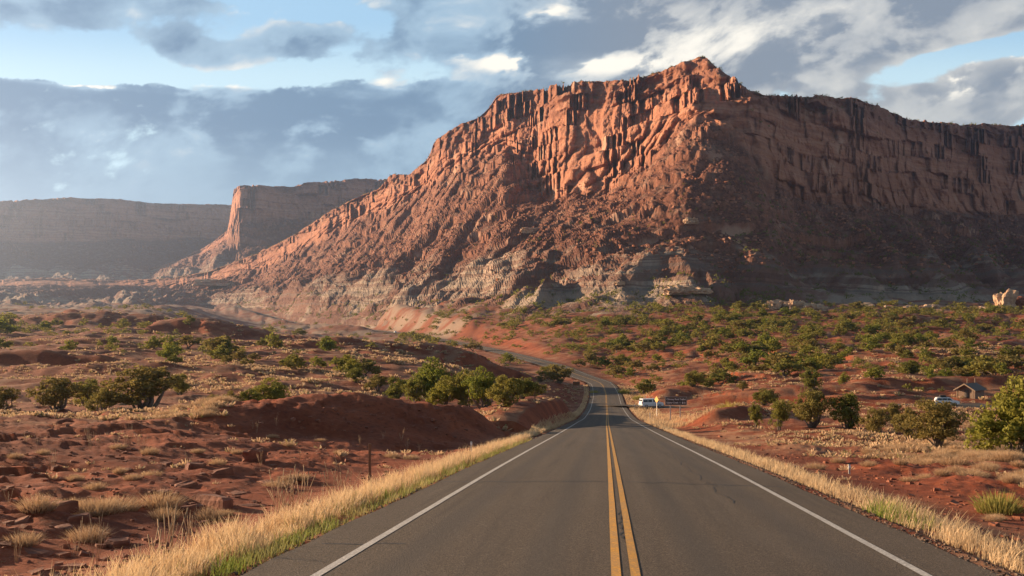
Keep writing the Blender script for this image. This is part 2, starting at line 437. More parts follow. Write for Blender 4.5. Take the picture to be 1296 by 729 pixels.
class MB:
    def __init__(s): s.v = []; s.f = []
    def box(s, x0, x1, y0, y1, z0, z1):
        n = len(s.v)
        s.v += [(x0,y0,z0),(x1,y0,z0),(x1,y1,z0),(x0,y1,z0),(x0,y0,z1),(x1,y0,z1),(x1,y1,z1),(x0,y1,z1)]
        s.f += [tuple(n + i for i in q) for q in ((0,3,2,1),(4,5,6,7),(0,1,5,4),(1,2,6,5),(2,3,7,6),(3,0,4,7))]
        return s
    def poly(s, pts):
        n = len(s.v); s.v += [tuple(p) for p in pts]; s.f.append(tuple(range(n, n + len(pts)))); return s
    def prism(s, prof, y0, y1):      # profile in xz, extruded along y
        n = len(s.v); k = len(prof)
        s.v += [(x, y0, z) for x, z in prof] + [(x, y1, z) for x, z in prof]
        s.f += [tuple(range(n, n + k)), tuple(range(n + 2 * k - 1, n + k - 1, -1))]
        s.f += [(n + (i + 1) % k, n + i, n + k + i, n + k + (i + 1) % k) for i in range(k)]
        return s
    def loft(s, rings):
        n = len(s.v); k = len(rings[0])
        for r_ in rings: s.v += [tuple(p) for p in r_]
        for j in range(len(rings) - 1):
            for i in range(k):
                s.f.append((n + j*k + i, n + j*k + (i+1) % k, n + (j+1)*k + (i+1) % k, n + (j+1)*k + i))
        s.f.append(tuple(n + i for i in range(k - 1, -1, -1))); s.f.append(tuple(n + (len(rings)-1)*k + i for i in range(k)))
        return s
    def tube(s, pts, radii, k=6):
        pts = [Vector(p) for p in pts]; rings = []
        for i, p in enumerate(pts):
            t = (pts[min(i+1, len(pts)-1)] - pts[max(i-1, 0)]).normalized()
            a = t.orthogonal().normalized(); b = t.cross(a)
            rings.append([p + (a * math.cos(2*math.pi*j/k) + b * math.sin(2*math.pi*j/k)) * radii[i] for j in range(k)])
        return s.loft(rings)
    def disc(s, c, r, y0, y1, k=16):
        n = len(s.v)
        rings = [[(c[0] + r*math.cos(2*math.pi*j/k), y, c[1] + r*math.sin(2*math.pi*j/k)) for j in range(k)] for y in (y0, y1)]
        return s.loft(rings)
    def mesh(s, name, mat, smooth=False):
        me = bpy.data.meshes.new(name); me.from_pydata(s.v, [], s.f)
        if mat: me.materials.append(mat)
        for p in me.polygons: p.use_smooth = smooth
        me.update(); return me
    def build(s, name, mat, parent=None, smooth=False, loc=(0, 0, 0), bevel=0.0):
        o = ob(name, s.mesh(name, mat, smooth), parent, loc)
        if bevel:
            b = o.modifiers.new('bevel', 'BEVEL'); b.width = bevel; b.segments = 2; b.limit_method = 'ANGLE'
        return o

# ------------------------------------------------------------------ materials
def mat(name):
    m = bpy.data.materials.new(name); m.use_nodes = True
    t = NT(m.node_tree); b = t.n['Principled BSDF']
    return m, t, b
def geo_pos(t): return t.new('ShaderNodeNewGeometry').outputs['Position']
def bump(t, b, h, strength, dist):
    n = t.new('ShaderNodeBump'); n.inputs['Strength'].default_value = strength; n.inputs['Distance'].default_value = dist
    t.l.new(h, n.inputs['Height']); t.l.new(n.outputs[0], b.inputs['Normal'])
def plain(name, c, rough=0.6, metal=0.0, var=0.12, scale=8.0):
    m, t, b = mat(name)
    p = t.new('ShaderNodeTexCoord').outputs['Object']
    f = t.noise(p, scale, 4)
    col = t.mix(f, tuple(q * (1 - var) for q in c), tuple(min(1, q * (1 + var)) for q in c))
    t.l.new(col, b.inputs['Base Color']); b.inputs['Roughness'].default_value = rough; b.inputs['Metallic'].default_value = metal
    return m

def m_ground():
    m, t, b = mat('red desert ground')
    g = t.new('ShaderNodeNewGeometry'); p = g.outputs['Position']
    sp = t.new('ShaderNodeSeparateXYZ'); t.l.new(g.outputs['Normal'], sp.inputs[0])
    big = t.noise(p, .022, 5, .6); med = t.noise(p, .16, 6, .62); fin = t.noise(p, 2.6, 6, .65); gr = t.noise(p, 14.0, 4, .7)
    soil = t.mix(t.ss(med, .35, .65), (.175, .041, .017), (.300, .078, .032))
    soil = t.mix(t.mul(t.ss(fin, .50, .70), .6), soil, (.27, .098, .050))
    soil = t.mix(t.mul(t.ss(fin, .48, .34), .7), soil, (.10, .030, .016))
    soil = t.mix(t.mul(t.ss(gr, .58, .72), .5), soil, (.33, .17, .10))
    # pale grass litter and sandy flats where the ground is level
    flat = t.ss(sp.outputs[2], .90, .985)
    sand = t.mix(fin, (.22, .115, .062), (.35, .21, .125))
    at = t.new('ShaderNodeAttribute', attribute_name='litter').outputs['Fac']
    lit = t.mul(t.mul(flat, at), t.ss(t.add(med, t.mul(t.math('SUBTRACT', fin, .5), .5)), .42, .60))
    c = t.mix(t.mul(lit, .85), soil, sand)
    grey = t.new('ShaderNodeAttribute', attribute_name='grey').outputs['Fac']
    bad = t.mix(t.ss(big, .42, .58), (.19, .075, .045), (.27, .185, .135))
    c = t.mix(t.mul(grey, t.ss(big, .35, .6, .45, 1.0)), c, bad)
    t.l.new(c, b.inputs['Base Color']); b.inputs['Roughness'].default_value = .95; b.inputs['Specular IOR Level'].default_value = .15
    h = t.add(t.mul(fin, .6), t.mul(gr, .25))
    bump(t, b, h, .75, .10)
    return m
def m_rock(name, strata=1.0, hue=0.0):
    m, t, b = mat(name)
    g = t.new('ShaderNodeNewGeometry'); p = g.outputs['Position']
    sp = t.new('ShaderNodeSeparateXYZ'); t.l.new(p, sp.inputs[0])
    sn = t.new('ShaderNodeSeparateXYZ'); t.l.new(g.outputs['Normal'], sn.inputs[0])
    big = t.noise(p, .009, 4, .55); med = t.noise(p, .05, 6, .6); fin = t.noise(p, .35, 6, .65)
    zz = t.add(sp.outputs[2], t.mul(t.math('SUBTRACT', big, .5), 26))
    n1 = t.new('ShaderNodeTexNoise', noise_dimensions='1D'); t.put(n1.inputs['W'], t.mul(zz, .11)); n1.inputs['Scale'].default_value = 1; n1.inputs['Detail'].default_value = 5
    band = n1.outputs[0]
    rock = t.ramp(band, [(.30, (.14, .046, .030)), (.42, (.30, .108, .058)), (.50, (.46, .205, .118)), (.56, (.26, .090, .050)), (.66, (.50, .26, .165))])
    rock = t.mix(.62, rock, t.mix(med, (.31, .118, .066), (.52, .245, .148)))
    streak = t.noise(t.mapv(p, (.09, .09, .008)), 1.0, 5, .6)
    rock = t.mix(t.mul(t.ss(streak, .52, .68), .5), rock, (.16, .055, .035))
    rock = t.mix(t.mul(t.ss(streak, .42, .30), .5), rock, (.52, .27, .175))
    talus = t.mix(t.ss(fin, .38, .62), (.100, .038, .026), (.205, .082, .050))
    talus = t.mix(t.mul(t.ss(med, .50, .68), .7), talus, (.25, .150, .105))
    bad = t.mix(t.ss(t.add(big, t.mul(t.math('SUBTRACT', med, .5), .6)), .42, .58), (.21, .105, .072), (.34, .255, .19))
    bad = t.mix(t.mul(t.ss(band, .50, .56), .6), bad, (.135, .058, .042))
    bad = t.mix(t.mul(t.ss(band, .46, .38), .55), bad, (.165, .125, .105))
    zone = t.new('ShaderNodeAttribute', attribute_name='zone').outputs['Fac']
    cap = t.new('ShaderNodeAttribute', attribute_name='cap').outputs['Fac']
    zn = t.add(zone, t.mul(t.math('SUBTRACT', med, .5), .5))
    c = t.mix(t.ss(zn, .75, 1.1), rock, talus)
    steep = t.ss(sn.outputs[2], .62, .40)
    c = t.mix(t.mul(t.mul(steep, t.ss(zn, 1.8, 1.4)), .4), c, rock)
    c = t.mix(t.ss(zn, 1.60, 2.05), c, bad)
    c = t.mix(t.mul(cap, .65), c, (.175, .072, .045))
    pale = t.ss(t.noise(p, .018, 3, .5), .60, .70)
    c = t.mix(t.mul(t.mul(pale, steep), .5), c, (.55, .36, .25))
    c = t.mix(t.ss(t.noise(p, .9, 4, .7), .35, .30), c, (.085, .06, .035))
    t.l.new(c, b.inputs['Base Color']); b.inputs['Roughness'].default_value = .92; b.inputs['Specular IOR Level'].default_value = .15
    crack = t.noise(t.mapv(p, (1, 1, .35)), .22, 6, .7)
    bump(t, b, t.add(crack, t.mul(fin, .4)), .9, 3.0)
    return m
def m_asphalt(name='asphalt', tone=1.0):
    m, t, b = mat(name)
    p = geo_pos(t)
    lat = t.new('ShaderNodeAttribute', attribute_name='lat').outputs['Fac']
    gr = t.noise(p, 48, 3, .75); gr2 = t.noise(p, 20, 4, .8); big = t.noise(t.mapv(p, (1, .12, 1)), .5, 4)
    la = t.math('ABSOLUTE', t.math('SUBTRACT', t.math('ABSOLUTE', lat), 1.85))
    track = t.ss(t.math('ABSOLUTE', t.math('SUBTRACT', la, .85)), .45, .05)
    c = t.mix(t.ss(gr, .34, .66), tuple(tone * q for q in (.034, .025, .018)), tuple(tone * q for q in (.165, .122, .086)))
    c = t.mix(t.mul(t.ss(gr2, .58, .68), .75), c, tuple(tone * q for q in (.28, .23, .185)))
    c = t.mix(t.mul(t.ss(gr2, .42, .34), .6), c, tuple(tone * q for q in (.020, .016, .013)))
    cv_ = t.new('ShaderNodeCombineXYZ'); t.put(cv_.inputs[0], lat); sy_ = t.new('ShaderNodeSeparateXYZ'); t.l.new(p, sy_.inputs[0]); t.put(cv_.inputs[1], t.mul(sy_.outputs[1], .03))
    lane_ = t.noise(cv_.outputs[0], 2.2, 5, .6)
    c = t.mix(t.mul(t.ss(lane_, .5, .68), .42), c, tuple(tone * q for q in (.045, .036, .029)))
    c = t.mix(t.mul(t.ss(lane_, .46, .32), .30), c, tuple(tone * q for q in (.150, .118, .088)))
    c = t.mix(t.mul(track, .5), c, tuple(tone * q for q in (.055, .048, .044)))
    c = t.mix(t.mul(t.ss(big, .5, .7), .25), c, tuple(tone * q for q in (.13, .105, .085)))
    oil = t.ss(t.math('ABSOLUTE', t.math('SUBTRACT', t.math('ABSOLUTE', lat), 1.85)), .55, .0)
    c = t.mix(t.mul(oil, .14), c, (.045, .040, .038))
    t.l.new(c, b.inputs['Base Color']); b.inputs['Roughness'].default_value = .85; b.inputs['Specular IOR Level'].default_value = .3
    bump(t, b, t.add(gr, gr2), .9, .014)
    return m
def m_paint(name, c, worn):
    m, t, b = mat(name)
    p = geo_pos(t)
    f = t.noise(p, 26, 5, .7); f2 = t.noise(p, 2.5, 4)
    col = t.mix(t.mul(t.ss(t.add(f, t.mul(f2, .3)), .80, .62), worn), c, (.12, .10, .09))
    col = t.mix(t.mul(t.ss(f2, .42, .66), .5), col, tuple(q * .55 for q in c))
    t.l.new(col, b.inputs['Base Color']); b.inputs['Roughness'].default_value = .7
    bump(t, b, f, .3, .006)
    return m
def m_leaf(name, a, bcol, c3, scale=.5, trans=.42):
    m, t, b = mat(name)
    p = geo_pos(t)
    oi = t.new('ShaderNodeObjectInfo').outputs['Random']
    f = t.noise(p, scale, 3); f2 = t.noise(p, scale * 7, 2)
    col = t.mix(t.ss(f2, .35, .65), a, bcol)
    col = t.mix(t.mul(t.ss(t.add(t.mul(oi, .5), t.mul(f, .5)), .40, .70), .7), col, c3)
    t.l.new(col, b.inputs['Base Color']); b.inputs['Roughness'].default_value = .75; b.inputs['Specular IOR Level'].default_value = .2
    tr = t.new('ShaderNodeBsdfTranslucent'); t.l.new(col, tr.inputs[0])
    mx = t.new('ShaderNodeMixShader'); mx.inputs[0].default_value = trans
    t.l.new(b.outputs[0], mx.inputs[1]); t.l.new(tr.outputs[0], mx.inputs[2])
    t.l.new(mx.outputs[0], t.n['Material Output'].inputs[0])
    return m
def m_blade(name, lo, hi, alt, scale=.6, trans=.35):
    m, t, b = mat(name)
    p = geo_pos(t)
    tip = t.new('ShaderNodeAttribute', attribute_name='tip').outputs['Fac']
    f = t.noise(p, scale, 4); f2 = t.noise(p, 9.0, 2)
    gn = t.new('ShaderNodeAttribute', attribute_name='green').outputs['Fac']
    col = t.mix(tip, lo, hi)
    col = t.mix(t.mul(t.ss(f2, .45, .7), .5), col, tuple(q * .6 for q in hi))
    col = t.mix(gn, col, alt)
    t.l.new(col, b.inputs['Base Color']); b.inputs['Roughness'].default_value = .7; b.inputs['Specular IOR Level'].default_value = .2
    tr = t.new('ShaderNodeBsdfTranslucent'); t.l.new(col, tr.inputs[0])
    mx = t.new('ShaderNodeMixShader'); mx.inputs[0].default_value = trans
    t.l.new(b.outputs[0], mx.inputs[1]); t.l.new(tr.outputs[0], mx.inputs[2])
    t.l.new(mx.outputs[0], t.n['Material Output'].inputs[0])
    return m
def m_stone(name, lo, hi, sc=2.0):
    m, t, b = mat(name)
    p = t.new('ShaderNodeNewGeometry').outputs['Position']
    f = t.noise(p, sc, 6, .65); s_ = t.noise(t.mapv(p, (.3, .3, 3)), sc, 4)
    col = t.mix(t.ss(f, .3, .7), lo, hi)
    col = t.mix(t.mul(t.ss(s_, .5, .65), .4), col, tuple(q * .55 for q in lo))
    t.l.new(col, b.inputs['Base Color']); b.inputs['Roughness'].default_value = .9
    bump(t, b, f, .7, .25 / sc)
    return m
M = dict(
    ground=m_ground(), rock=m_rock('mesa sandstone'), asphalt=m_asphalt(), lot=m_asphalt('parking asphalt', .8),
    white=m_paint('white road paint', (.74, .70, .64), .6), yellow=m_paint('yellow road paint', (.88, .41, .018), .6),
    seal=plain('tar seal', (.016, .015, .014), .6), 
    leaf=m_leaf('juniper leaves', (.105, .112, .026), (.235, .220, .044), (.280, .235, .055)),
    leafd=m_leaf('dry juniper leaves', (.150, .122, .036), (.280, .210, .064), (.220, .185, .052)),
    leafs=m_leaf('bright pinyon leaves', (.115, .145, .024), (.255, .255, .042), (.275, .240, .046)),
    bark=m_stone('juniper bark', (.085, .058, .042), (.19, .14, .105), 6.0),
    straw=m_stone('straw stalks', (.30, .18, .095), (.52, .34, .19), 9.0),
    deadwood=m_stone('bleached dead wood', (.22, .15, .10), (.40, .30, .21), 6.0),
    grass=m_blade('dry verge grass', (.42, .25, .12), (.86, .64, .38), (.22, .26, .05)),
    tuft=m_blade('bunchgrass', (.24, .13, .07), (.64, .44, .26), (.17, .19, .045)),
    brush=m_blade('rabbitbrush', (.12, .11, .035), (.34, .33, .09), (.42, .33, .07)),
    red=m_stone('red sandstone slab', (.15, .042, .020), (.29, .098, .048)),
    cream=m_stone('cream sandstone', (.36, .21, .12), (.56, .38, .245), .35),
    gravel=m_stone('roadside gravel', (.085, .050, .034), (.20, .13, .09), 8.0),
    vanwhite=plain('white van paint', (.72, .71, .70), .3), glass=plain('dark car glass', (.012, .014, .016), .08), rubber=plain('tyre rubber', (.018, .018, .018), .8),
    steel=plain('galvanised steel', (.42, .40, .38), .45, .6), rust=plain('weathered brown post', (.17, .075, .035), .8), brown=plain('brown sign board', (.040, .022, .013), .6),
    letter=plain('sign lettering', (.62, .60, .56), .6), yellowsign=plain('yellow sign face', (.68, .34, .012), .5), chrome=plain('silver trim', (.5, .5, .5), .3, .8),
    lampred=plain('red lamp glass', (.35, .02, .015), .2), lampclear=plain('clear lamp glass', (.75, .74, .70), .15), 
    wall=plain('tan restroom wall', (.20, .125, .085), .85), roof=plain('brown metal roof', (.095, .078, .068), .7), door=plain('dark brown door', (.06, .04, .03), .6), trim=plain('tan roof trim', (.26, .175, .115), .8),
    blackplastic=plain('black plastic', (.02, .02, .02), .6),
)

# ------------------------------------------------------------------ ground sheet
def build_ground():
    dense = np.radians(np.linspace(-30.5, 30.5, 640))
    left = np.radians(np.linspace(-180, -30.5, 71)[:-1]); right = np.radians(np.linspace(30.5, 180, 61)[1:-1])
    th = np.concatenate([left, dense, right])
    rr = np.concatenate([np.exp(np.arange(math.log(4.5), math.log(1150), .0096)), np.exp(np.linspace(math.log(1165), math.log(6000), 66))])
    T, RR = np.meshgrid(th, rr)
    x = (RR * np.sin(T)).ravel(); y = (RR * np.cos(T)).ravel()
    z = ground_h(x, y)
    nt, nr = len(th), len(rr)
    idx = np.arange(nr * nt).reshape(nr, nt)
    a = idx[:-1]; b_ = idx[1:]
    q = np.stack([a, np.roll(a, -1, 1), np.roll(b_, -1, 1), b_], -1).reshape(-1, 4)[:, ::-1]
    # close the middle under the camera
    v = np.stack([x, y, z], 1)
    v = np.vstack([v, [[0, 0, gz1(0, 0)]]])
    c = len(v) - 1
    tri = np.stack([idx[0], np.roll(idx[0], -1), np.full(nt, c)], 1)[:, ::-1]
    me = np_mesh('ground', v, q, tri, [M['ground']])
    lat, zr = road_lat(v[:, 0], v[:, 1]); r = np.hypot(v[:, 0], v[:, 1])
    litter = np.where(lat < 0, np.where(v[:, 0] / np.maximum(v[:, 1], 1) < -.32, sst(50, 62, r), sst(74, 90, r)), sst(40, 60, r)) * (0.55 + 0.45 * sst(-.2, .4, fbm2(v[:, 0] / 30, v[:, 1] / 30, 2)))
    litter = np.maximum(litter, .9 * (1 - sst(6, 9, np.abs(lat))) * (np.abs(lat) > 4.5))
    attr(me, 'litter', litter)
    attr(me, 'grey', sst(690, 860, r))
    return tag(ob('ground', me), kind='structure')
build_ground()

# ------------------------------------------------------------------ mesas as folded sheets
def sheet(name, stations, ncol, rows, seed, scale=1.0, matr=None, talus_amp=1.0, dens=None):
    """stations: (px, [(row, distance) for rim, cliff foot, bench, base]); rows: samples per profile segment."""
    st = []
    for px, prof in stations:
        pr = [P(px, py, d) for py, d in prof]
        rim = np.array(pr[0])
        n = rim - np.array(pr[3]); n[2] = 0; n /= np.linalg.norm(n)
        back = rim + n * 260 * scale + np.array([0, 0, 4.0])
        back0 = rim + n * 40 * scale + np.array([0, 0, 3.0])
        base = np.array(pr[-1]); fwd = base - np.array(pr[-2]); fwd[2] = 0; fwd /= np.linalg.norm(fwd)
        under = base + fwd * 160 * scale - np.array([0, 0, 42 * scale])
        st.append(np.concatenate([back, back0] + [np.array(p) for p in pr] + [under]))
    st = np.array(st)
    K = st.shape[1] // 3
    KZ = [0, 1, 2, 2.3, 3, 4, 5, 6]
    mid = st.reshape(len(st), K, 3)[:, 4, :2]
    s = np.concatenate([[0], np.cumsum(np.linalg.norm(np.diff(mid, axis=0), axis=1))])
    ss_ = np.interp(np.linspace(0, 1, ncol), np.linspace(0, 1, len(s)) if dens is None else dens, s)
    cols = np.stack([np.interp(ss_, s, st[:, i]) for i in range(st.shape[1])], 1)
    k = max(3, int(ncol * .0055)); ker = np.hanning(2 * k + 1); ker /= ker.sum()
    pad = np.pad(cols, ((k, k), (0, 0)), mode='edge')
    cols = np.stack([np.convolve(pad[:, i], ker, 'valid') for i in range(cols.shape[1])], 1)
    C = cols.reshape(ncol, K, 3)
    pts, zone = [], []
    for i in range(K - 1):
        m_ = rows[i]
        for j in range(m_):
            f = j / m_
            p = C[:, i] * (1 - f) + C[:, i + 1] * f
            if i == 4:
                p = p.copy(); p[:, 2] -= (C[:, 4, 2] - C[:, 5, 2]) * 0.45 * f * (1 - f)
            if i == 5:
                p = p.copy(); p[:, 2] -= (C[:, 5, 2] - C[:, 6, 2]) * 0.4 * f * (1 - f)
            pts.append(p); zone.append(KZ[i] * (1 - f) + KZ[i + 1] * f)
    pts.append(C[:, -1]); zone.append(6.0)
    G = np.array(pts)
    Z = np.array(zone)[:, None] * np.ones((1, ncol))
    X, Y, H = G[..., 0].copy(), G[..., 1].copy(), G[..., 2].copy()
    sm = ss_[None, :] * np.ones_like(X)
    # outward horizontal normal from the smoothed rim/bench direction
    o = C[:, 4, :2] - C[:, 2, :2]; o /= np.linalg.norm(o, axis=1)[:, None]
    k2 = max(3, int(ncol * .03)); ker = np.hanning(2 * k2 + 1); ker /= ker.sum()
    o = np.stack([np.convolve(np.pad(o[:, i], k2, mode='edge'), ker, 'valid') for i in range(2)], 1)
    o /= np.linalg.norm(o, axis=1)[:, None]
    ox, oy = o[:, 0][None], o[:, 1][None]
    q = 1.0 / scale
    S_ = sm + seed * 100
    # zone weights
    plate = 1 - sst(1.0, 1.9, Z)
    cliff = sst(1.55, 2.0, Z) * (1 - sst(2.85, 3.25, Z))
    capz = sst(1.6, 2.0, Z) * (1 - sst(2.22, 2.42, Z))
    tal = sst(2.8, 3.15, Z) * (1 - .85 * sst(4.4, 5.0, Z))
    badl = sst(3.6, 4.1, Z) * (1 - sst(4.55, 5.0, Z))
    cpx = 648 + C[:, 4, 0] / C[:, 4, 1] * F
    rr_ = sst(640, 740, cpx)[None] * np.ones_like(Z)
    shear = np.interp(cpx, [300, 700, 820, 950, 1100], [260, 390, 300, 30, -150])[None] if name == 'mesa' else 60.0
    St = S_ + shear * (Z - 3)
    # massive buttresses parted by clefts; the cap rock is jointed into blocks
    face = cliff * (1 - capz)
    bedf = H * q / 23 + .9 * n3(X * q / 170, Y * q / 170, seed + 40)
    bed = np.floor(bedf)
    Sw = S_ + 9 * n3(S_ * q / 40, H * q / 60, 2.2) / q + 43.7 * bed / q * sst(-.2, .2, n3(S_ * q / 120, bed * .37, 3.3))
    def panel(lam, hz, sd, k):
        v_ = n3(Sw * q / lam, H * q / hz, seed + sd) * k
        fl_ = np.floor(v_)
        return (fl_ + sst(.72, 1.0, v_ - fl_)) / k
    pat = sst(-.35, .35, n3(S_ * q / 70, H * q / 60, seed + 13))
    d = cliff * 46 * scale * n3(S_ * q / 190, H * q / 260, seed)
    d = d + cliff * 26 * scale * panel(85, 230, 3, 3.2)
    d = d + cliff * 12 * scale * panel(62, 70, 5, 2.4)
    d = d + cliff * 4.2 * scale * panel(25, 26, 8, 2.4) * (.4 + .6 * pat)
    crk = np.abs(n3(Sw * q / 52, H * q / 260, seed + 17))
    d = d - face * 5 * scale * (1 - sst(.0, .07, crk))
    fb = bedf - bed
    d = d - face * 5.0 * scale * (1 - sst(.0, .14, fb)) * sst(-.3, .3, n3(X * q / 80, Y * q / 80, seed + 50))
    jn = n3((S_ + 31 * np.floor(H * q / 8)) * q / 15.0, H * q / 30, seed + 8)
    d = d + capz * 3.2 * scale * np.sign(jn) * np.abs(jn) ** .5
    d = d + cliff * 3.0 * scale * fbm3(X * q / 14, Y * q / 14, H * q / 14, 4, .6)
    lb = n2(H * q / 12.0 + 1.6 * n3(X * q / 120, Y * q / 120, seed), H * 0 + seed)
    lb2 = n2(H * q / 30.0 + .9 * n3(X * q / 150, Y * q / 150, seed + 2), H * 0 + seed + 7)
    d = d + face * 4.5 * sst(-.4, .3, n3(X * q / 110, Y * q / 110, H * q / 90 + 31)) * scale * np.tanh(lb2 * 6) + (face * 1.8 * sst(-.3, .4, n3(X * q / 60, Y * q / 60, H * q / 40 + 9)) + 5.5 * capz) * scale * np.tanh(lb * 5)
    d = d + capz * 5.0 * scale * n3(X * q / 15, Y * q / 15, H * q / 9)
    # lower face: lumpy ribs leaning out of the wall
    low = sst(2.55, 2.85, Z) * (1 - sst(3.1 - .1 * rr_, 3.5 - .2 * rr_, Z))
    lump = np.abs(n3(X * q / 30, Y * q / 30, H * q / 55 + seed)) ** .8
    d = d + low * 20 * scale * (lump - .25)
    rb = np.abs(n2((St + 20 * n3(X * q / 50, Y * q / 50, 19) / q) * q / 48, Z * 1.3 + seed + 3)) ** .8
    d = d + low * 22 * scale * (rb - .3)
    # talus: broad spurs, stringers of rubble that run downslope, broken ledges
    spur = n2(St * q / 150 + .12 * n3(X * q / 90, Y * q / 90, 3), Z * .25 + seed)
    rib = np.abs(n2((St + 26 * n3(X * q / 110, Y * q / 110, 9) / q) * q / 82, Z * .7 + seed))
    rill = np.abs(n2((St + 10 * n3(X * q / 40, Y * q / 40, 29) / q) * q / 27, Z * 1.4 + seed))
    H = H + tal * scale * talus_amp * (16 * spur + (20 * (rib - .25) + 5.5 * (rill - .25)) * sst(2.95, 3.4, Z))
    rub = fbm3(X * q / 24, Y * q / 24, H * q / 24, 4, .66)
    H = H + tal * scale * 3.4 * rub * talus_amp
    blk = n3(X * q / 9, Y * q / 9, H * q / 9 + 4)
    H = H + tal * (1 - badl * .8) * scale * 3.2 * np.clip(blk - .15, 0, 1) ** .6 * talus_amp
    hb = H * q / 26 + .7 * n3(X * q / 80, Y * q / 80, 21)
    fr = hb - np.floor(hb)
    stepz = (sst(.82, .97, fr) - fr) * 26 * scale
    H = H + tal * (1 - badl * .7) * np.clip(n3(X * q / 100, Y * q / 100, 5 + seed) * 2.0 - .05, 0, .55) * stepz * .7
    # badland foot: rounded ridges with sharp rills
    rd = np.abs(fbm2(X * q / 110 + Y * q / 210 + seed, Y * q / 170, 3, .40))
    H = H + badl * scale * 30 * (rd - 0.30) * sst(3.6, 4.2, Z)
    rl = np.abs(n2(X * q / 16, Y * q / 28 + seed))
    H = H + badl * scale * 3.0 * rl
    hb = H * q / 9 + .5 * n3(X * q / 60, Y * q / 60, 11); fr = hb - np.floor(hb)
    H = H + badl * .4 * (sst(.6, .95, fr) - fr) * 9 * scale * sst(0, .4, n3(X * q / 90, Y * q / 90, 15))
    # plateau roughness
    H = H + plate * scale * 5 * fbm2(X * q / 40, Y * q / 40, 4, .6) * sst(.2, 1.0, Z)
    H = H + capz * scale * 2.0 * n3(X * q / 12, Y * q / 12, 3)
    X = X + ox * d; Y = Y + oy * d
    nr = X.shape[0]
    idx = np.arange(nr * ncol).reshape(nr, ncol)
    quads = np.stack([idx[:-1, :-1], idx[1:, :-1], idx[1:, 1:], idx[:-1, 1:]], -1).reshape(-1, 4)
    me = np_mesh(name, np.stack([X, Y, H], -1).reshape(-1, 3), quads, None, [matr or M['rock']], smooth=False)
    zz = np.interp(Z, [0, 1.9, 2.88, 3.08, 3.6, 4.15, 9], [1.0, 0, 0.2, 1.15, 1.4, 2.1, 2.2])
    attr(me, 'zone', zz); attr(me, 'cap', np.clip(capz * .7 + plate, 0, 1))
    o_ = tag(ob(name, me), kind='structure')
    return o_, X, Y, H, Z
MESA = [   # column: rim, cap base, cliff foot, bench, base as (row, distance)
    (1620, [(172,1900),(190,1880),(270,1780),(335,1240),(384,960)]),
    (1450, [(164,1720),(182,1705),(268,1620),(335,1140),(385,880)]),
    (1296, [(158,1590),(176,1575),(267,1500),(335,1060),(386,820)]),
    (1215, [(157,1500),(175,1485),(266,1410),(335,1025),(387,805)]),
    (1150, [(150,1420),(168,1408),(263,1335),(334,1000),(388,790)]),
    (1085, [(123,1300),(143,1288),(262,1235),(332,975),(389,778)]),
    (1010, [(120,1210),(140,1200),(245,1150),(328,950),(390,765)]),
    (968, [(118,1150),(136,1142),(210,1095),(325,930),(390,756)]),
    (945, [(112,1150),(134,1142),(184,1090),(325,920),(391,750)]),
    (918, [(92,1190),(118,1180),(162,1105),(325,908),(391,742)]),
    (890, [(69,1222),(105,1212),(152,1125),(325,900),(391,735)]),
    (860, [(80,1255),(112,1244),(160,1150),(325,890),(392,728)]),
    (820, [(95,1303),(122,1290),(196,1190),(326,880),(393,720)]),
    (790, [(101,1340),(126,1328),(222,1225),(327,882),(394,724)]),
    (760, [(104,1381),(130,1368),(238,1265),(328,905),(395,735)]),
    (722, [(108,1430),(134,1418),(243,1305),(330,955),(396,755)]),
    (700, [(112,1465),(140,1450),(246,1345),(331,985),(398,765)]),
    (676, [(114,1535),(144,1520),(222,1440),(334,1020),(400,782)]),
    (640, [(116,1570),(142,1554),(180,1530),(338,1084),(402,812)]),
    (628, [(121,1594),(147,1578),(184,1553),(339,1106),(402,830)]),
    (620, [(134,1609),(152,1594),(187,1568),(340,1121),(403,841)]),
    (606, [(147,1635),(164,1620),(193,1595),(341,1148),(403,860)]),
    (586, [(155,1675),(176,1660),(203,1635),(343,1184),(404,888)]),
    (564, [(170,1722),(188,1708),(214,1682),(345,1228),(405,927)]),
    (549, [(179,1753),(197,1740),(223,1714),(346,1258),(406,953)]),
    (543, [(200,1766),(208,1754),(228,1728),(347,1270),(406,968)]),
    (519, [(221,1824),(230,1812),(247,1786),(349,1322),(407,1025)]),
    (493, [(221,1890),(236,1877),(256,1850),(351,1388),(407,1118)]),
    (482, [(238,1918),(247,1905),(262,1878),(352,1416),(407,1160)]),
    (455, [(248, 1993), (257, 1980), (273, 1952), (354, 1490), (406, 1290)]),
    (425, [(264, 2084), (272, 2070), (286, 2040), (357, 1580), (404, 1385)]),
    (375, [(296,2255),(304,2240),(318,2125),(362,1760),(402,1580)]),
    (325, [(322,2450),(328,2435),(338,2320),(368,2000),(392,1880)]),
    (265, [(344,2600),(348,2580),(354,2480),(372,2220),(388,2100)]),
    (215, [(353,2700),(355,2690),(362,2600),(374,2350),(392,1900)]),
    (150, [(356,2750),(358,2740),(364,2600),(376,2250),(391,1650)]),
    (60, [(353,2800),(355,2790),(362,2600),(375,2150),(391,1500)]),
    (-40, [(356,2800),(358,2790),(364,2600),(375,2150),(391,1450)]),
    (-180, [(352,2800),(354,2790),(362,2600),(374,2150),(391,1450)]),
]
_pxs = np.interp([m[0] for m in MESA[::-1]], [-180, 200, 1325, 1620], [0, 230, 1355, 1440])
mesa, MX, MY, MH, MZ = sheet('mesa', MESA[::-1], 1150, [3, 10, 46, 90, 110, 70, 4], 1.0, dens=(_pxs - _pxs[0]) / (_pxs[-1] - _pxs[0]))
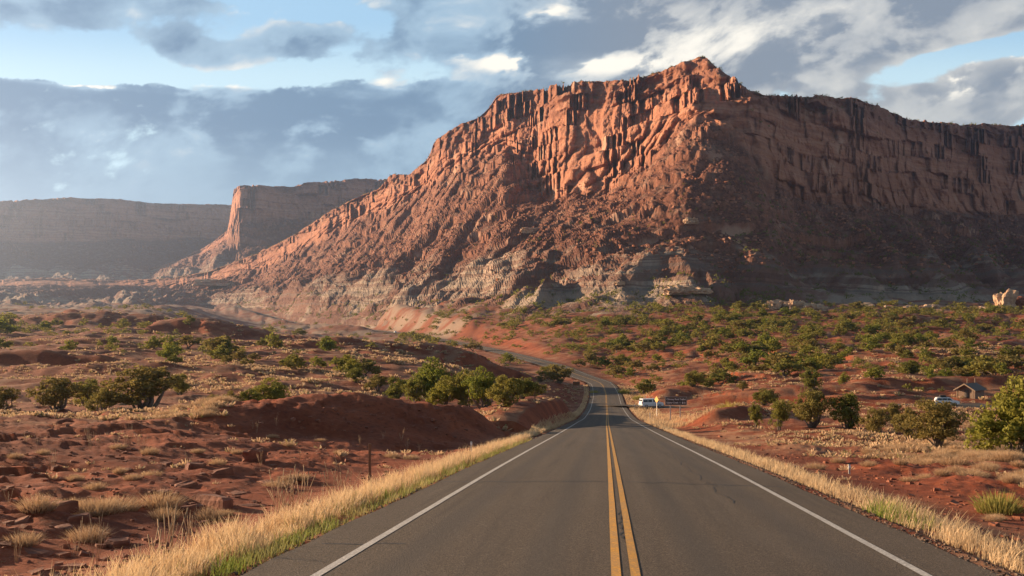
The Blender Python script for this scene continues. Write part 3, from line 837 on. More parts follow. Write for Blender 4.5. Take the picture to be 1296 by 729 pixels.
BUTTE = [
    (190, [(340,2900),(342,2890),(346,2800),(352,2450),(364,2100)]),
    (225, [(330,2860),(332,2850),(336,2760),(344,2400),(362,2080)]),
    (260, [(313,2800),(315,2790),(321,2700),(336,2350),(362,2060)]),
    (288, [(292,2740),(294,2730),(301,2640),(330,2330),(360,2040)]),
    (296, [(240,2680),(245,2672),(276,2590),(326,2320),(360,2035)]),
    (303, [(236,2600),(241,2595),(270,2540),(325,2310),(360,2030)]),
    (330, [(234,2610),(239,2605),(270,2540),(324,2300),(360,2020)]),
    (365, [(236,2690),(241,2685),(272,2600),(324,2300),(360,2010)]),
    (400, [(231,2740),(236,2735),(274,2640),(322,2310),(358,2010)]),
    (440, [(229,2810),(234,2805),(272,2690),(320,2330),(356,2010)]),
    (485, [(228,2900),(233,2895),(272,2770),(318,2350),(354,2010)]),
    (580, [(226,3050),(232,3045),(272,2910),(316,2400),(350,2060)]),
]
BUTTE = [(px, [(a, d * (1.28 if i < 3 else 1.32 if i == 3 else 1.40)) for i, (a, d) in enumerate(pr)]) for px, pr in BUTTE]
sheet('butte', BUTTE, 420, [2, 4, 14, 36, 34, 24, 3], 4.0, 1.5)
WALL = [
    (-650, [(275,2900),(281,2895),(315,2780),(348,2350),(372,1900)]),
    (-350, [(262,3050),(268,3045),(308,2930),(345,2500),(370,2000)]),
    (-120, [(260,3200),(266,3195),(306,3080),(344,2600),(368,2100)]),
    (0, [(256,3300),(262,3295),(304,3180),(343,2700),(367,2200)]),
    (80, [(250,3350),(257,3345),(302,3230),(342,2750),(366,2250)]),
    (140, [(251,3400),(257,3395),(300,3280),(341,2800),(365,2300)]),
    (200, [(257,3500),(262,3495),(300,3380),(340,2900),(363,2400)]),
    (290, [(259,3650),(264,3645),(300,3530),(338,3000),(360,2500)]),
    (400, [(258,3800),(263,3795),(300,3680),(336,3100),(358,2600)]),
]
WALL = [(px, [(a, d * 1.27) for a, d in pr]) for px, pr in WALL]
sheet('escarpment', WALL, 420, [2, 4, 14, 36, 34, 24, 3], 9.0, 1.6)

# ------------------------------------------------------------------ road
def strip(name, lat0, lat1, y0, y1, dz, matr, parent=None, nlat=2, wav=0.0):
    m = (RC[:, 1] >= y0) & (RC[:, 1] <= y1)
    c = RC[m]
    # refine near part
    s = np.concatenate([[0], np.cumsum(np.linalg.norm(np.diff(c[:, :2], axis=0), axis=1))])
    n = int(min(1600, max(20, s[-1] / 0.8)))
    sn = np.linspace(0, s[-1], n)
    c = np.stack([np.interp(sn, s, c[:, i]) for i in range(3)], 1)
    tg = np.gradient(c[:, :2], axis=0); tg /= np.linalg.norm(tg, axis=1)[:, None]
    nx, ny = tg[:, 1], -tg[:, 0]
    lats = np.linspace(lat0, lat1, nlat)
    edge = wav * fbm2(sn / 1.1, sn * 0 + lat0, 3)
    vs = []
    la = []
    for i, L in enumerate(lats):
        Lw = np.interp(c[:, 1], [340, 420], [1.0, 1.22]) * L
        Lx = Lw + (edge if i in (0, nlat - 1) else 0) * (1 if L > 0 else -1)
        crown = -0.018 * np.abs(Lx) + 0 * c[:, 0]
        vs.append(np.stack([c[:, 0] + nx * Lx, c[:, 1] + ny * Lx, c[:, 2] + crown + dz], 1)); la.append(np.full(n, L))
    v = np.stack(vs, 1).reshape(-1, 3)
    idx = np.arange(n * nlat).reshape(n, nlat)
    q = np.stack([idx[:-1, :-1], idx[:-1, 1:], idx[1:, 1:], idx[1:, :-1]], -1).reshape(-1, 4)
    me = np_mesh(name, v, q, None, [matr]); attr(me, 'lat', np.stack(la, 1).ravel())
    return ob(name, me, parent)
road = tag(strip('road', -4.45, 4.45, -59, 2095, 0.06, M['asphalt'], nlat=9, wav=.07), kind='structure')
strip('edge_line', -3.58, -3.46, -59, 2090, .066, M['white'], road, 2, .006)
strip('edge_line', 3.46, 3.58, -59, 2090, .066, M['white'], road, 2, .006)
strip('centre_line', -.165, -.055, -59, 2090, .067, M['yellow'], road, 2, .006)
strip('centre_line', .055, .165, -59, 2090, .067, M['yellow'], road, 2, .006)
def crack(pts, wd, name='crack_seal'):
    mb = MB(); vs = []
    for la, y in pts:
        xr, zr = road_at(y); c = 1 / math.sqrt(1 + .095 ** 2)
        vs.append((xr + la * c, y - la * .095 * c, zr - .018 * abs(la) + .0645))
    L = len(vs)
    for i in range(L - 1):
        (x0, y0, z0), (x1, y1, z1) = vs[i], vs[i + 1]
        ddx, ddy = x1 - x0, y1 - y0; l = math.hypot(ddx, ddy); nx, ny = -ddy / l * wd / 2, ddx / l * wd / 2
        mb.poly([(x0 - nx, y0 - ny, z0), (x1 - nx, y1 - ny, z1), (x1 + nx, y1 + ny, z1), (x0 + nx, y0 + ny, z0)])
    mb.build(name, M['seal'], road)
crack([(-4.3 + i * .29, 24.6 + .10 * math.sin(i * 1.7) + .05 * math.sin(i * 4.1)) for i in range(30)], .05)
crack([(-4.3 + i * .29, 44 + .12 * math.sin(i * 1.3) + .05 * math.sin(i * 3.1)) for i in range(16)], .05)
crack([(.02 + .03 * math.sin(i * 2.1) + .02 * math.sin(i * 5.3), 14.2 + i * .22) for i in range(18)], .022, 'crack')
crack([(2.3 + .08 * math.sin(i * 1.1) + .04 * math.sin(i * 2.9), 20 + i * .6) for i in range(34)], .018, 'crack')
crack([(-4.2 + i * .3, 13.6 + .06 * math.sin(i * 2.3) + .04 * math.sin(i * 4.7)) for i in range(5)], .03)


# ------------------------------------------------------------------ trailhead lane and parking area
def lane():
    c = catmull(LANE, 14)
    tg = np.gradient(c[:, :2], axis=0); tg /= np.linalg.norm(tg, axis=1)[:, None]
    hw = np.interp(c[:, 0], [21, 40, 60, 72, 96], [4.5, 3.2, 3.4, 5.2, 5.2])
    ls = np.linspace(-1, 1, 7)
    v = np.stack([np.stack([c[:, 0] + tg[:, 1] * hw * l, c[:, 1] - tg[:, 0] * hw * l, c[:, 2] + .03 + 0 * hw], 1) for l in ls], 1).reshape(-1, 3)
    n = len(c); idx = np.arange(n * 7).reshape(n, 7)
    q = np.stack([idx[:-1, :-1], idx[:-1, 1:], idx[1:, 1:], idx[1:, :-1]], -1).reshape(-1, 4)
    me = np_mesh('parking_lane', v, q, None, [M['lot']]); attr(me, 'lat', np.full(len(v), 9.0))
    tag(ob('parking_lane', me), kind='structure')
lane()

# ------------------------------------------------------------------ placing helpers
def at_row(px, py, dmin=8.0, dmax=900.0):
    """first ground point met by the sight line through a photograph pixel"""
    d = np.exp(np.linspace(math.log(dmin), math.log(dmax), 900)); x = (px - 648) / F * d
    g = ground_h(x, d); row = HOR - (g - CZ) / d * F
    k = int(np.argmax(row <= py)) if (row <= py).any() else len(d) - 1
    return float(x[k]), float(d[k]), float(g[k])
def at_d(px, d):
    x = (px - 648) / F * d; return (x, d, gz1(x, d))
_mpx = (648 + MX / MY * F).ravel(); _mrow = (HOR - (MH - CZ) / MY * F).ravel(); _md = MY.ravel()
def at_mesa(px, py):
    e = np.hypot(_mpx - px, _mrow - py); k = np.flatnonzero(e < 4)
    if len(k) == 0: k = np.array([int(np.argmin(e))])
    j = k[np.argmin(_md[k])]
    return float(MX.ravel()[j]), float(MY.ravel()[j]), float(MH.ravel()[j])

# ------------------------------------------------------------------ cream rock outcrops, pillar, boulders
def lumpy(name, matr, sx, sy, sz, seed, sub=4, blocky=.25, rough=.22, freq=1.6):
    import bmesh
    bm = bmesh.new(); bmesh.ops.create_icosphere(bm, subdivisions=sub, radius=1.0)
    co = np.array([v.co[:] for v in bm.verts])
    p = 1.0 / np.maximum(np.abs(co).max(1), 1e-6)
    co = co * (1 - blocky) + co * p[:, None] * .82 * blocky
    n = fbm3(co[:, 0] * freq + seed, co[:, 1] * freq, co[:, 2] * freq, 4, .55)
    cl = np.abs(n3(co[:, 0] * freq * 1.6 + seed, co[:, 1] * freq * 1.6, co[:, 2] * .5)) ** .5
    bed = np.tanh(n2(co[:, 2] * 4.5 + seed, co[:, 2] * 0 + seed) * 4) * .06
    co = co * (1 + rough * n + .22 * (cl - .6) + bed)[:, None]
    co[:, 2] = np.maximum(co[:, 2], -.35)
    co *= np.array([sx, sy, sz])
    for v, c in zip(bm.verts, co): v.co = c
    me = bpy.data.meshes.new(name); bm.to_mesh(me); bm.free()
    me.materials.append(matr); me.update()
    return me
def outcrop(name, loc, dims, seed, label, rz=0.0, mt='cream', n=1, **kw):
    o = ob(name, lumpy(name, M[mt], *dims, seed, **kw), None, loc); o.rotation_euler = (0, 0, rz)
    return tag(o, label, 'rock', 'pale rock outcrops at the foot of the mesa')
def mesa_rock(px, py, wpx, hpx, seed, label, rz=0.0, **kw):
    x, y, z = at_mesa(px, py); k = y / F
    return outcrop('rock_outcrop', (x, y, z - .05 * hpx * k), (wpx * k / 2, wpx * k / 2.6, hpx * k * .55), seed, label, rz, **kw)
mesa_rock(858, 366, 40, 17, 2.1, 'blocky cream sandstone outcrop with a bright end on the red slope', rough=.3, blocky=.5)
mesa_rock(888, 368, 36, 11, 3.7, 'low pale sandstone outcrop joined to the blocky cream one', rough=.35)
for px, d, dm, sd, lb_ in [(985, 722, (11, 6, 6.0), 5.2, 'brown and cream ledge beside the brightest white outcrop'), (1008, 716, (9, 6, 7.0), 6.4, 'brightest white knobbly outcrop above the juniper plain'),
                           (1030, 712, (11, 6, 5.0), 7.3, 'low tail of white rock running out of the brightest outcrop')]:
    x, y, z = at_d(px, d)
    outcrop('rock_outcrop', (x, y, z + .5), dm, sd, lb_, .3, rough=.42, freq=2.3, blocky=.4)
mesa_rock(783, 357, 14, 9, 8.8, 'small round pale boulder outcrop below a grey badland ridge', rough=.3)
mesa_rock(797, 373, 12, 6, 9.1, 'small pale boulder on dark red slope', rough=.3)
mesa_rock(826, 382, 8, 5, 4.4, 'tiny white boulder at the foot of the dark red slope', rough=.3)
mesa_rock(868, 380, 8, 5, 14.4, 'lone white boulder under the blocky cream outcrop', rough=.3)
mesa_rock(272, 356, 50, 13, 11.2, 'cream topped rounded outcrop where the mesa toe meets the badlands', rough=.3, blocky=.5)
mesa_rock(672, 290, 24, 12, 21.2, 'short pillared pale cliff standing out of the rubble slope', rough=.35, blocky=.6)
mesa_rock(872, 284, 20, 12, 23.2, 'stub of pale cliff below the shaded rubble cone', rough=.35, blocky=.6)
x, y, z = at_d(1272, 742)
outcrop('rock_pillar', (x, y, z + 1.0), (8.4, 7.6, 13.5), 12.7, 'tall cream sandstone knob rising from the juniper plain', .3, blocky=.45, rough=.30)
outcrop('rock_outcrop', (x + 15, y + 8, z + 1), (13, 9, 8.5), 15.1, 'rounded brown rock shoulder leaning on the tall cream knob', -.2, mt='red', rough=.3)
for i, (px, d, w_) in enumerate([(1180, 742, 7), (1150, 748, 5), (1215, 738, 4), (1243, 728, 6), (1096, 752, 8), (1240, 716, 2.5), (1255, 722, 3), (1120, 744, 4)]):
    x, y, z = at_d(px, d)
    o = outcrop('pale_boulder', (x, y, z + .3), (w_, w_ * .7, w_ * .42), 31 + i, 'low cream boulder among junipers at the mesa foot', i * .7, sub=3, rough=.35)

def rock_cubes(n, pos, size, seed, flat=.7):
    r_ = np.random.default_rng(seed)
    c = np.array([(a, b, e) for a in (-1, 1) for b in (-1, 1) for e in (-1, 1)], float)
    V_ = c[None] * (1 + r_.uniform(-.42, .25, (n, 8, 3)))
    V_[..., 2] *= flat
    an = r_.uniform(0, 2 * np.pi, n); ca, sa = np.cos(an), np.sin(an); t = r_.uniform(-.5, .5, n); ct, st_ = np.cos(t), np.sin(t)
    x_, y_, z_ = V_[..., 0], V_[..., 1], V_[..., 2]
    x2 = x_ * ct[:, None] + z_ * st_[:, None]; z2 = -x_ * st_[:, None] + z_ * ct[:, None]
    x3 = x2 * ca[:, None] - y_ * sa[:, None]; y3 = x2 * sa[:, None] + y_ * ca[:, None]
    V_ = np.stack([x3, y3, z2], -1) * (size * .5)[:, None, None] + pos[:, None, :]
    fq = np.array([(0,1,3,2),(4,6,7,5),(0,4,5,1),(2,3,7,6),(0,2,6,4),(1,5,7,3)])
    Q = (np.arange(n)[:, None, None] * 8 + fq[None]).reshape(-1, 4)
    return V_.reshape(-1, 3), Q
def mesa_scatter(zlo, zhi, n, seed, pxlo=200, pxhi=1330):
    r_ = np.random.default_rng(seed)
    ok = np.flatnonzero((MZ.ravel() > zlo) & (MZ.ravel() < zhi) & (_mpx > pxlo) & (_mpx < pxhi))
    k = r_.choice(ok, n, replace=False)
    return np.stack([MX.ravel()[k], MY.ravel()[k], MH.ravel()[k]], 1)
pos = mesa_scatter(2.95, 4.2, 9000, 5)
clump = fbm3(pos[:, 0] / 60, pos[:, 1] / 60, pos[:, 2] / 60, 3)
pos = pos[(clump > -.1) | (rng.random(len(pos)) < .25)]
sz = .7 + 3.4 * rng.random(len(pos)) ** 3.2
v, q = rock_cubes(len(pos), pos + np.array([0, 0, .3]), sz, 6)
me = np_mesh('talus_boulders', v, q, None, [M['rock']], smooth=False)
attr(me, 'zone', np.repeat(np.where(rng.random(len(pos)) < .5, .2, .9), 8))
tag(ob('talus_boulders', me), 'countless fallen red blocks littering the mesa rubble slopes', 'boulders', kind='stuff')

# ------------------------------------------------------------------ foliage builders
def leaf_quads(cent, nrm_r, size, r_, flat=1.0):
    n = len(cent)
    a = r_.normal(size=(n, 3)); a /= np.linalg.norm(a, axis=1)[:, None]
    b = np.cross(a, r_.normal(size=(n, 3))); b /= np.linalg.norm(b, axis=1)[:, None]
    a = a * size[:, None]; b = b * size[:, None] * .6
    V_ = np.stack([cent - a, cent + b * .9, cent + a, cent - b * .9], 1)
    return V_.reshape(-1, 3), np.arange(n * 4).reshape(n, 4)
def crown_points(r_, nclump, nleaf, low=.0, lobes=5, spread=.105, open_=.0):
    # several lobes on limbs, each lobe a cloud of leaf clumps
    L = []
    for i in range(lobes):
        an = 2 * np.pi * (i + r_.uniform(-.3, .3)) / lobes; rad = r_.uniform(.16, .30)
        L.append((math.cos(an) * rad, math.sin(an) * rad, r_.uniform(.27, .62) + low, r_.uniform(.20, .28)))
    L.append((r_.uniform(-.08, .08), r_.uniform(-.08, .08), r_.uniform(.66, .76), r_.uniform(.20, .25)))
    cl = []
    while len(cl) < nclump:
        l = L[r_.integers(len(L))]
        d = r_.normal(size=3); d /= np.linalg.norm(d)
        rr = l[3] * r_.uniform(.35, 1.0) ** .5
        p = np.array([l[0], l[1], l[2]]) + d * rr * np.array([1.05, 1.05, .95])
        if p[2] < .07 + open_: continue
        cl.append(p)
    cl = np.array(cl)
    cr = r_.uniform(.6, 1.3, nclump) * spread
    k = np.repeat(np.arange(nclump), nleaf)
    d = r_.normal(size=(len(k), 3)); d /= np.linalg.norm(d, axis=1)[:, None]
    pts = cl[k] + d * (cr[k] * r_.uniform(.3, 1, len(k)) ** .5)[:, None] * np.array([1, 1, .75])
    pts[:, 2] = np.maximum(pts[:, 2], .03)
    return pts, cl
def trunk_mb(r_, cl, n=5, rad=.035, k=6, twist=.06):
    mb = MB()
    for i in range(n):
        tgt = cl[r_.integers(len(cl))] * np.array([.85, .85, .95])
        b0 = np.array([r_.uniform(-.035, .035), r_.uniform(-.035, .035), -.05])
        m1 = b0 + (tgt - b0) * .35 + np.append(r_.normal(size=2) * twist, 0); m2 = b0 + (tgt - b0) * .7 + np.append(r_.normal(size=2) * twist, 0)
        rr = rad * r_.uniform(.6, 1.1)
        mb.tube([b0, m1, m2, tgt], [rr * 1.25, rr * .8, rr * .5, rr * .16], k)
    return mb
PROTO = {}
def proto_tree(key, seed, nclump, nleaf, lsize, leafmat, near, **kw):
    r_ = np.random.default_rng(seed)
    pts, cl = crown_points(r_, nclump, nleaf, **kw)
    v, q = leaf_quads(pts, None, lsize * r_.uniform(.7, 1.3, len(pts)), r_)
    if near:
        tm = trunk_mb(r_, cl, 7).mesh('trunk', M['bark'], True)
        cm = np_mesh('crown', v, q, None, [M[leafmat]], smooth=False)
        PROTO[key] = (tm, cm)
    else:
        mb = trunk_mb(r_, cl, 3, .03, 4)
        tv = np.array(mb.v); quads = np.array([f for f in mb.f if len(f) == 4])
        V_ = np.vstack([v, tv]); Q = np.vstack([q, quads + len(v)])
        PROTO[key] = np_mesh('juniper_tree', V_, Q, None, [M[leafmat], M['bark']], smooth=False, mat_idx=np.concatenate([np.zeros(len(q)), np.ones(len(quads))]))
for i, (lm, op) in enumerate([('leaf', -.03), ('leafs', -.02), ('leafd', -.02), ('leaf', .06), ('leafd', -.03), ('leafs', .04)]):
    proto_tree('near%d' % i, 40 + i, 112 if lm != 'leafd' else 96, 60, .024, lm, True, open_=op, spread=.10)
    proto_tree('mid%d' % i, 60 + i, 48, 18, .056, lm, False, open_=0, spread=.125)

def tree(px, d, h, wd, var, label, rz=None):
    x, y, z = at_d(px, d)
    t = empty('juniper_tree', (x, y, z - .05), random.uniform(0, 6.28) if rz is None else rz, label, 'tree', 'junipers and pinyons near the road')
    t.scale = (wd * 1.15, wd * 1.15, h * 1.2)
    tm, cm = PROTO['near%d' % var]
    ob('trunk', tm, t); ob('crown', cm, t)
    return t
NEAR = [
    (1290, 50, 3.7, 4.4, 1, 'big bright green juniper with dark twisted trunk beside bare dead branches'),
    (1185, 58, 2.75, 3.1, 2, 'round olive brown juniper in front of the parked white car'),
    (1150, 66, 2.2, 1.9, 4, 'small brownish juniper tucked behind the round olive one'),
    (1108, 75, 2.1, 2.0, 2, 'sparse brown juniper with bare twigs on the grassy flat'),
    (1130, 82, 1.9, 1.5, 4, 'low brown juniper between the sparse one and the olive one'),
    (1072, 85, 2.9, 2.6, 0, 'green juniper on the right of the close pair on the grassy flat'),
    (1026, 86, 3.2, 3.4, 2, 'wide grey green juniper on the left of the close pair on the grassy flat'),
    (986, 80, 2.3, 1.7, 3, 'thin juniper with its trunk showing at the top of the red bank'),
    (957, 88, 2.0, 1.2, 3, 'slim dark young juniper at the edge of the red bank'),
    (544, 120, 4.9, 5.2, 1, 'tallest green juniper of the grove behind the red mound'),
    (503, 126, 2.9, 3.4, 0, 'dark bushy juniper left of the tallest one in the grove'),
    (526, 118, 2.6, 3.0, 3, 'low juniper under the tallest one in the grove'),
    (562, 108, 3.2, 3.6, 1, 'bright green juniper at the front of the grove behind the red mound'),
    (588, 108, 3.9, 3.8, 3, 'juniper with open trunk in the middle of the grove'),
    (612, 104, 3.9, 3.6, 1, 'broad juniper at the road end of the grove'),
    (640, 96, 2.9, 3.2, 0, 'low juniper at the tail of the red mound beside the road'),
    (660, 118, 2.4, 3.4, 3, 'dark low juniper on the shaded bank past the mound tail'),
    (676, 150, 2.4, 3.6, 0, 'dark juniper at the far end of the shaded bank'),
    (586, 138, 4.0, 2.6, 0, 'upright juniper standing behind the grove'),
    (478, 136, 2.2, 3.2, 4, 'olive juniper at the far left end of the grove'),
    (450, 142, 2.0, 2.8, 3, 'small dark juniper in the hollow left of the grove'),
    (346, 88, 2.4, 3.4, 1, 'bright green juniper behind the crest of the red mound'),
    (318, 84, 1.7, 2.0, 0, 'small green juniper at the left end of the mound crest'),
    (292, 82, 1.7, 1.8, 4, 'low olive bush at the left foot of the red mound'),
    (270, 84, 1.3, 1.5, 2, 'tiny brown bush left of the low olive one'),
    (178, 77, 3.5, 5.4, 2, 'widest olive juniper on the pale grass flat left of the mound'),
    (132, 75, 1.9, 2.2, 4, 'dark squat juniper touching the widest olive one'),
    (112, 92, 2.5, 3.0, 0, 'dark green juniper behind the widest olive one'),
    (70, 80, 2.7, 3.6, 2, 'spreading olive juniper with forked dark trunk on the pale grass flat'),
    (4, 82, 1.9, 2.6, 4, 'low olive juniper standing apart at the end of the pale grass flat'),
    (226, 104, 2.1, 2.4, 0, 'dark juniper alone on the tufted slope'),
    (697, 322, 4.6, 7.0, 0, 'dense dark juniper at the bend beside the brown trail sign'),
    (708, 312, 1.8, 2.4, 1, 'small yellow green bush in front of the dense juniper at the bend'),
    (684, 300, 2.2, 3.0, 4, 'low bush on the shaded bank near the bend'),
    (1028, 222, 5.4, 4.6, 3, 'tall juniper on a bare trunk atop the red bank'),
    (972, 218, 4.0, 4.8, 2, 'brown half dead juniper atop the red bank'),
    (968, 190, 2.7, 4.2, 0, 'dark green juniper at the foot of the bank near the lane'),
    (1068, 240, 2.8, 2.6, 1, 'small round juniper on the flat above the parking area'),
    (1153, 262, 3.3, 4.8, 0, 'broad dark juniper on the rise above the parked car'),
    (1198, 268, 3.0, 5.0, 1, 'left one of two joined bright junipers above the restroom'),
    (1222, 268, 3.2, 4.4, 1, 'right one of two joined bright junipers above the restroom'),
    (1268, 262, 2.6, 2.4, 4, 'small brown juniper on the rise beyond the restroom'),
    (878, 262, 3.8, 5.0, 0, 'dark juniper on the flat behind the brown direction sign'),
    (896, 268, 3.0, 3.6, 3, 'smaller juniper beside the dark one behind the brown direction sign'),
    (940, 240, 2.4, 2.6, 2, 'scraggly brown juniper on the pale flat behind the sign'),
]
for n_ in NEAR: tree(*n_)

# ------------------------------------------------------------------ junipers of the plain
def scatter_wedge(n, d0, d1, px0, px1, seed):
    r_ = np.random.default_rng(seed)
    d = np.sqrt(r_.uniform(d0 * d0, d1 * d1, n)); px = r_.uniform(px0, px1, n)
    return (px - 648) / F * d, d
xs, ys = [], []
for (n, d0, d1, p0, p1, sd) in [(1750, 280, 770, 700, 1340, 1), (700, 500, 770, 690, 1240, 31), (340, 560, 830, 500, 720, 2), (70, 230, 300, 960, 1340, 3), (46, 340, 520, 600, 760, 4),
                                (170, 880, 1120, 110, 360, 5), (18, 168, 235, 190, 400, 6), (26, 222, 262, -60, 340, 7), (120, 340, 560, -80, 240, 8),
                                (10, 262, 300, 330, 620, 9), (70, 760, 1000, 470, 640, 10), (60, 560, 860, 240, 520, 11), (9, 150, 205, 350, 560, 12), (220, 740, 960, 520, 690, 32), (150, 850, 1420, 330, 560, 13), (60, 900, 1500, -60, 140, 14)]:
    x_, y_ = scatter_wedge(n, d0, d1, p0, p1, sd); xs.append(x_); ys.append(y_)
xs = np.concatenate(xs); ys = np.concatenate(ys)
lat, _z = road_lat(xs, ys)
dl, _z, _s = seg_dist(xs, ys, LANE)
keep = (np.abs(lat) > 11) & (dl > 9) & (fbm2(xs / 48, ys / 48, 2) + .34 * rng.random(len(xs)) > -.09)
xs, ys = xs[keep], ys[keep]
hs = (.62 + .95 * sst(-.5, .6, fbm2(xs / 40 + 8, ys / 40, 2))) * rng.uniform(1.5, 3.7, len(xs)) * np.where(rng.random(len(xs)) < .25, .6, 1.0); ws = hs * rng.uniform(1.15, 1.9, len(xs))
sm_ = np.where((ys < 265) & (xs < 0), .72, 1.0); hs *= sm_; ws *= sm_
app = hs * ws / ys ** 2
order = np.argsort(-app)
zs = ground_h(xs, ys)
IND = 255
def lm_label(x_, y_, marks):
    return min(marks, key=lambda m_: math.hypot(m_[0] - x_, m_[1] - y_))[2]
KIND = ['green', 'bright green', 'brownish', 'green', 'brownish', 'bright green']
PLAIN_MARKS = [(at_d(p_, d_)[0], d_, n_) for p_, d_, n_ in [(1272, 740, 'the tall cream knob'), (1022, 745, 'the brightest white outcrop'), (868, 742, 'the blocky cream outcrop'), (1153, 262, 'the broad dark juniper'),
    (1028, 222, 'the tall bare trunked juniper'), (878, 262, 'the dark juniper behind the sign'), (780, 420, 'the road bend'), (640, 640, 'the far road past the bend'), (1212, 268, 'the joined bright junipers'),
    (1100, 520, 'the middle of the red plain'), (860, 520, 'the densest part of the plain'), (1290, 480, 'the pale sandy rise of the plain'), (560, 800, 'the toe of the mesa')]]
for c, k in enumerate(order[:IND]):
    vk_ = int(rng.integers(6)); vkey = 'mid%d' % vk_
    o = ob('juniper_tree', PROTO[vkey], None, (xs[k], ys[k], zs[k] - .1)); o.scale = (ws[k] * 1.2, ws[k] * 1.2, hs[k] * 1.2); o.rotation_euler = (0, 0, rng.uniform(0, 6.28))
    px = 648 + xs[k] / ys[k] * F
    sz_ = 'low' if hs[k] < 2.3 else 'tall' if hs[k] > 3.7 else 'broad' if ws[k] > 1.6 * hs[k] else 'rounded'
    ds_ = sz_ + ' ' + KIND[vk_] + ' juniper'
    if px > 560 and ys[k] > 205: tag(o, ds_ + ' on the plain closest to ' + lm_label(xs[k], ys[k], PLAIN_MARKS), 'tree', 'junipers of the plain below the mesa')
    elif ys[k] > 560: tag(o, ds_ + ' in the far green belt below the badlands', 'tree', 'junipers of the far green belt')
    elif ys[k] > 300: tag(o, ds_ + ' in the shaded hollows between the far red mounds', 'tree', 'junipers between the far red mounds')
    else: tag(o, ds_ + ' in the gully beyond the tufted grass slope', 'tree', 'junipers of the gully')
rest = order[IND:]
V_, Q_ = [], []; off = 0
r_ = np.random.default_rng(99)
for k in rest:
    pts, cl = crown_points(r_, 16, 7, spread=.19)
    v, q = leaf_quads(pts, None, .095 * r_.uniform(.7, 1.3, len(pts)), r_)
    v = v * np.array([ws[k], ws[k], hs[k]]) * 1.2 + np.array([xs[k], ys[k], zs[k] - .1])
    V_.append(v); Q_.append(q + off); off += len(v)
tag(ob('distant_junipers', np_mesh('distant_junipers', np.vstack(V_), np.vstack(Q_), None, [M['leaf']], smooth=False)),
    'far junipers merging into a dark green speckle below the mesa', 'trees', kind='stuff')
# scrub on the mesa: rim junipers and slope bushes
V_, Q_ = [], []; off = 0
for P0, hh in ((mesa_scatter(1.2, 2.02, 420, 21), 2.6), (mesa_scatter(3.2, 4.9, 750, 22, 930, 1330), 3.0), (mesa_scatter(3.4, 4.95, 330, 23, 300, 930), 2.2), (mesa_scatter(2.05, 2.5, 140, 24), 2.6), (mesa_scatter(4.45, 5.0, 700, 25, 300, 1000), 3.0)):
    for p in P0:
        pts = r_.normal(size=(14, 3)) * np.array([.42, .42, .3]) + np.array([0, 0, .35])
        sc = hh * r_.uniform(.5, 1.25)
        v, q = leaf_quads(pts * sc + p, None, .34 * sc * r_.uniform(.6, 1.2, 14), r_)
        V_.append(v); Q_.append(q + off); off += len(v)
tag(ob('mesa_scrub', np_mesh('mesa_scrub', np.vstack(V_), np.vstack(Q_), None, [M['leaf']], smooth=False)), 'dark scrub dotted along the mesa rim and its slopes', 'scrub', kind='stuff')

# ------------------------------------------------------------------ grass
def blades(base, h, lean, wd, r_, bend=.35):
    n = len(base)
    an = r_.uniform(0, 2 * np.pi, n)
    sx, sy = np.cos(an) * wd * .5, np.sin(an) * wd * .5
    m = base + np.stack([lean[:, 0] * .4, lean[:, 1] * .4, h * .55], 1)
    t = base + np.stack([lean[:, 0] * 1.15, lean[:, 1] * 1.15, h], 1)
    s_ = np.stack([sx, sy, 0 * sx], 1)
    V_ = np.stack([base - s_, base + s_, m + s_ * .8, m - s_ * .8, t], 1).reshape(-1, 3)
    i = np.arange(n) * 5
    Q = np.stack([i, i + 1, i + 2, i + 3], 1); T = np.stack([i + 3, i + 2, i + 4], 1)
    tip = np.tile(np.array([0, 0, .55, .55, 1.0]), n)
    return V_, Q, T, tip
def verge(name, side, n, d0, d1, lat0, lat1, hlo, hhi, green, label, seed, dpow=1.0, wd=.008, patch=.0):
    r_ = np.random.default_rng(seed)
    u = r_.random(n)
    d = d0 * (d1 / d0) ** u if dpow else r_.uniform(d0, d1, n)
    la = lat0 + (lat1 - lat0) * r_.random(n)
    keep_ = fbm2(d * 1.3 + seed, la * 1.3, 2) + .35 * r_.random(n) > patch - .2
    d, la = d[keep_], la[keep_]; n = len(d)
    xr, zr = road_at(d); al = math.atan(.094)
    x_ = xr + side * la * math.cos(al); y_ = d - side * la * math.sin(al)
    z_ = ground_h(x_, y_)
    cl = .55 + .65 * sst(-.5, .6, fbm2(x_ / .8, y_ / .8, 2))
    h = r_.uniform(hlo, hhi, n) * cl
    lean = r_.normal(size=(n, 2)) * (h * .28)[:, None] + np.stack([h * .10, -h * .02], 1)
    V_, Q, T, tip = blades(np.stack([x_, y_, z_ - .02], 1), h, lean, wd * r_.uniform(.6, 1.5, n) * (1 + d / 45), r_)
    me = np_mesh(name, V_, Q, T, [M['grass']], smooth=False); attr(me, 'tip', tip)
    g = np.clip(green + .5 * fbm2(x_ / 1.5 + 5, y_ / 1.5, 2), 0, 1) if green else np.zeros(n)
    attr(me, 'green', np.repeat(g, 5))
    return tag(ob(name, me), label, 'grass', kind='stuff')
verge('verge_grass', -1, 30000, 7.5, 90, 5.15, 6.3, .16, .50, 0, 'tall golden dry grass along the verge before the red mound', 1, patch=.05)
verge('verge_grass', -1, 11000, 7.5, 60, 4.60, 5.7, .10, .30, .8, 'short fresh green grass at the asphalt edge under the tall golden grass', 2, patch=.12)
verge('verge_grass', 1, 20000, 9.0, 130, 4.75, 6.2, .12, .36, 0, 'pale dry grass along the verge on the side of the brown direction sign', 3, patch=.08)
verge('verge_grass', 1, 420, 17.5, 20, 4.7, 5.5, .2, .42, .85, 'small green clump in the pale dry verge', 4)
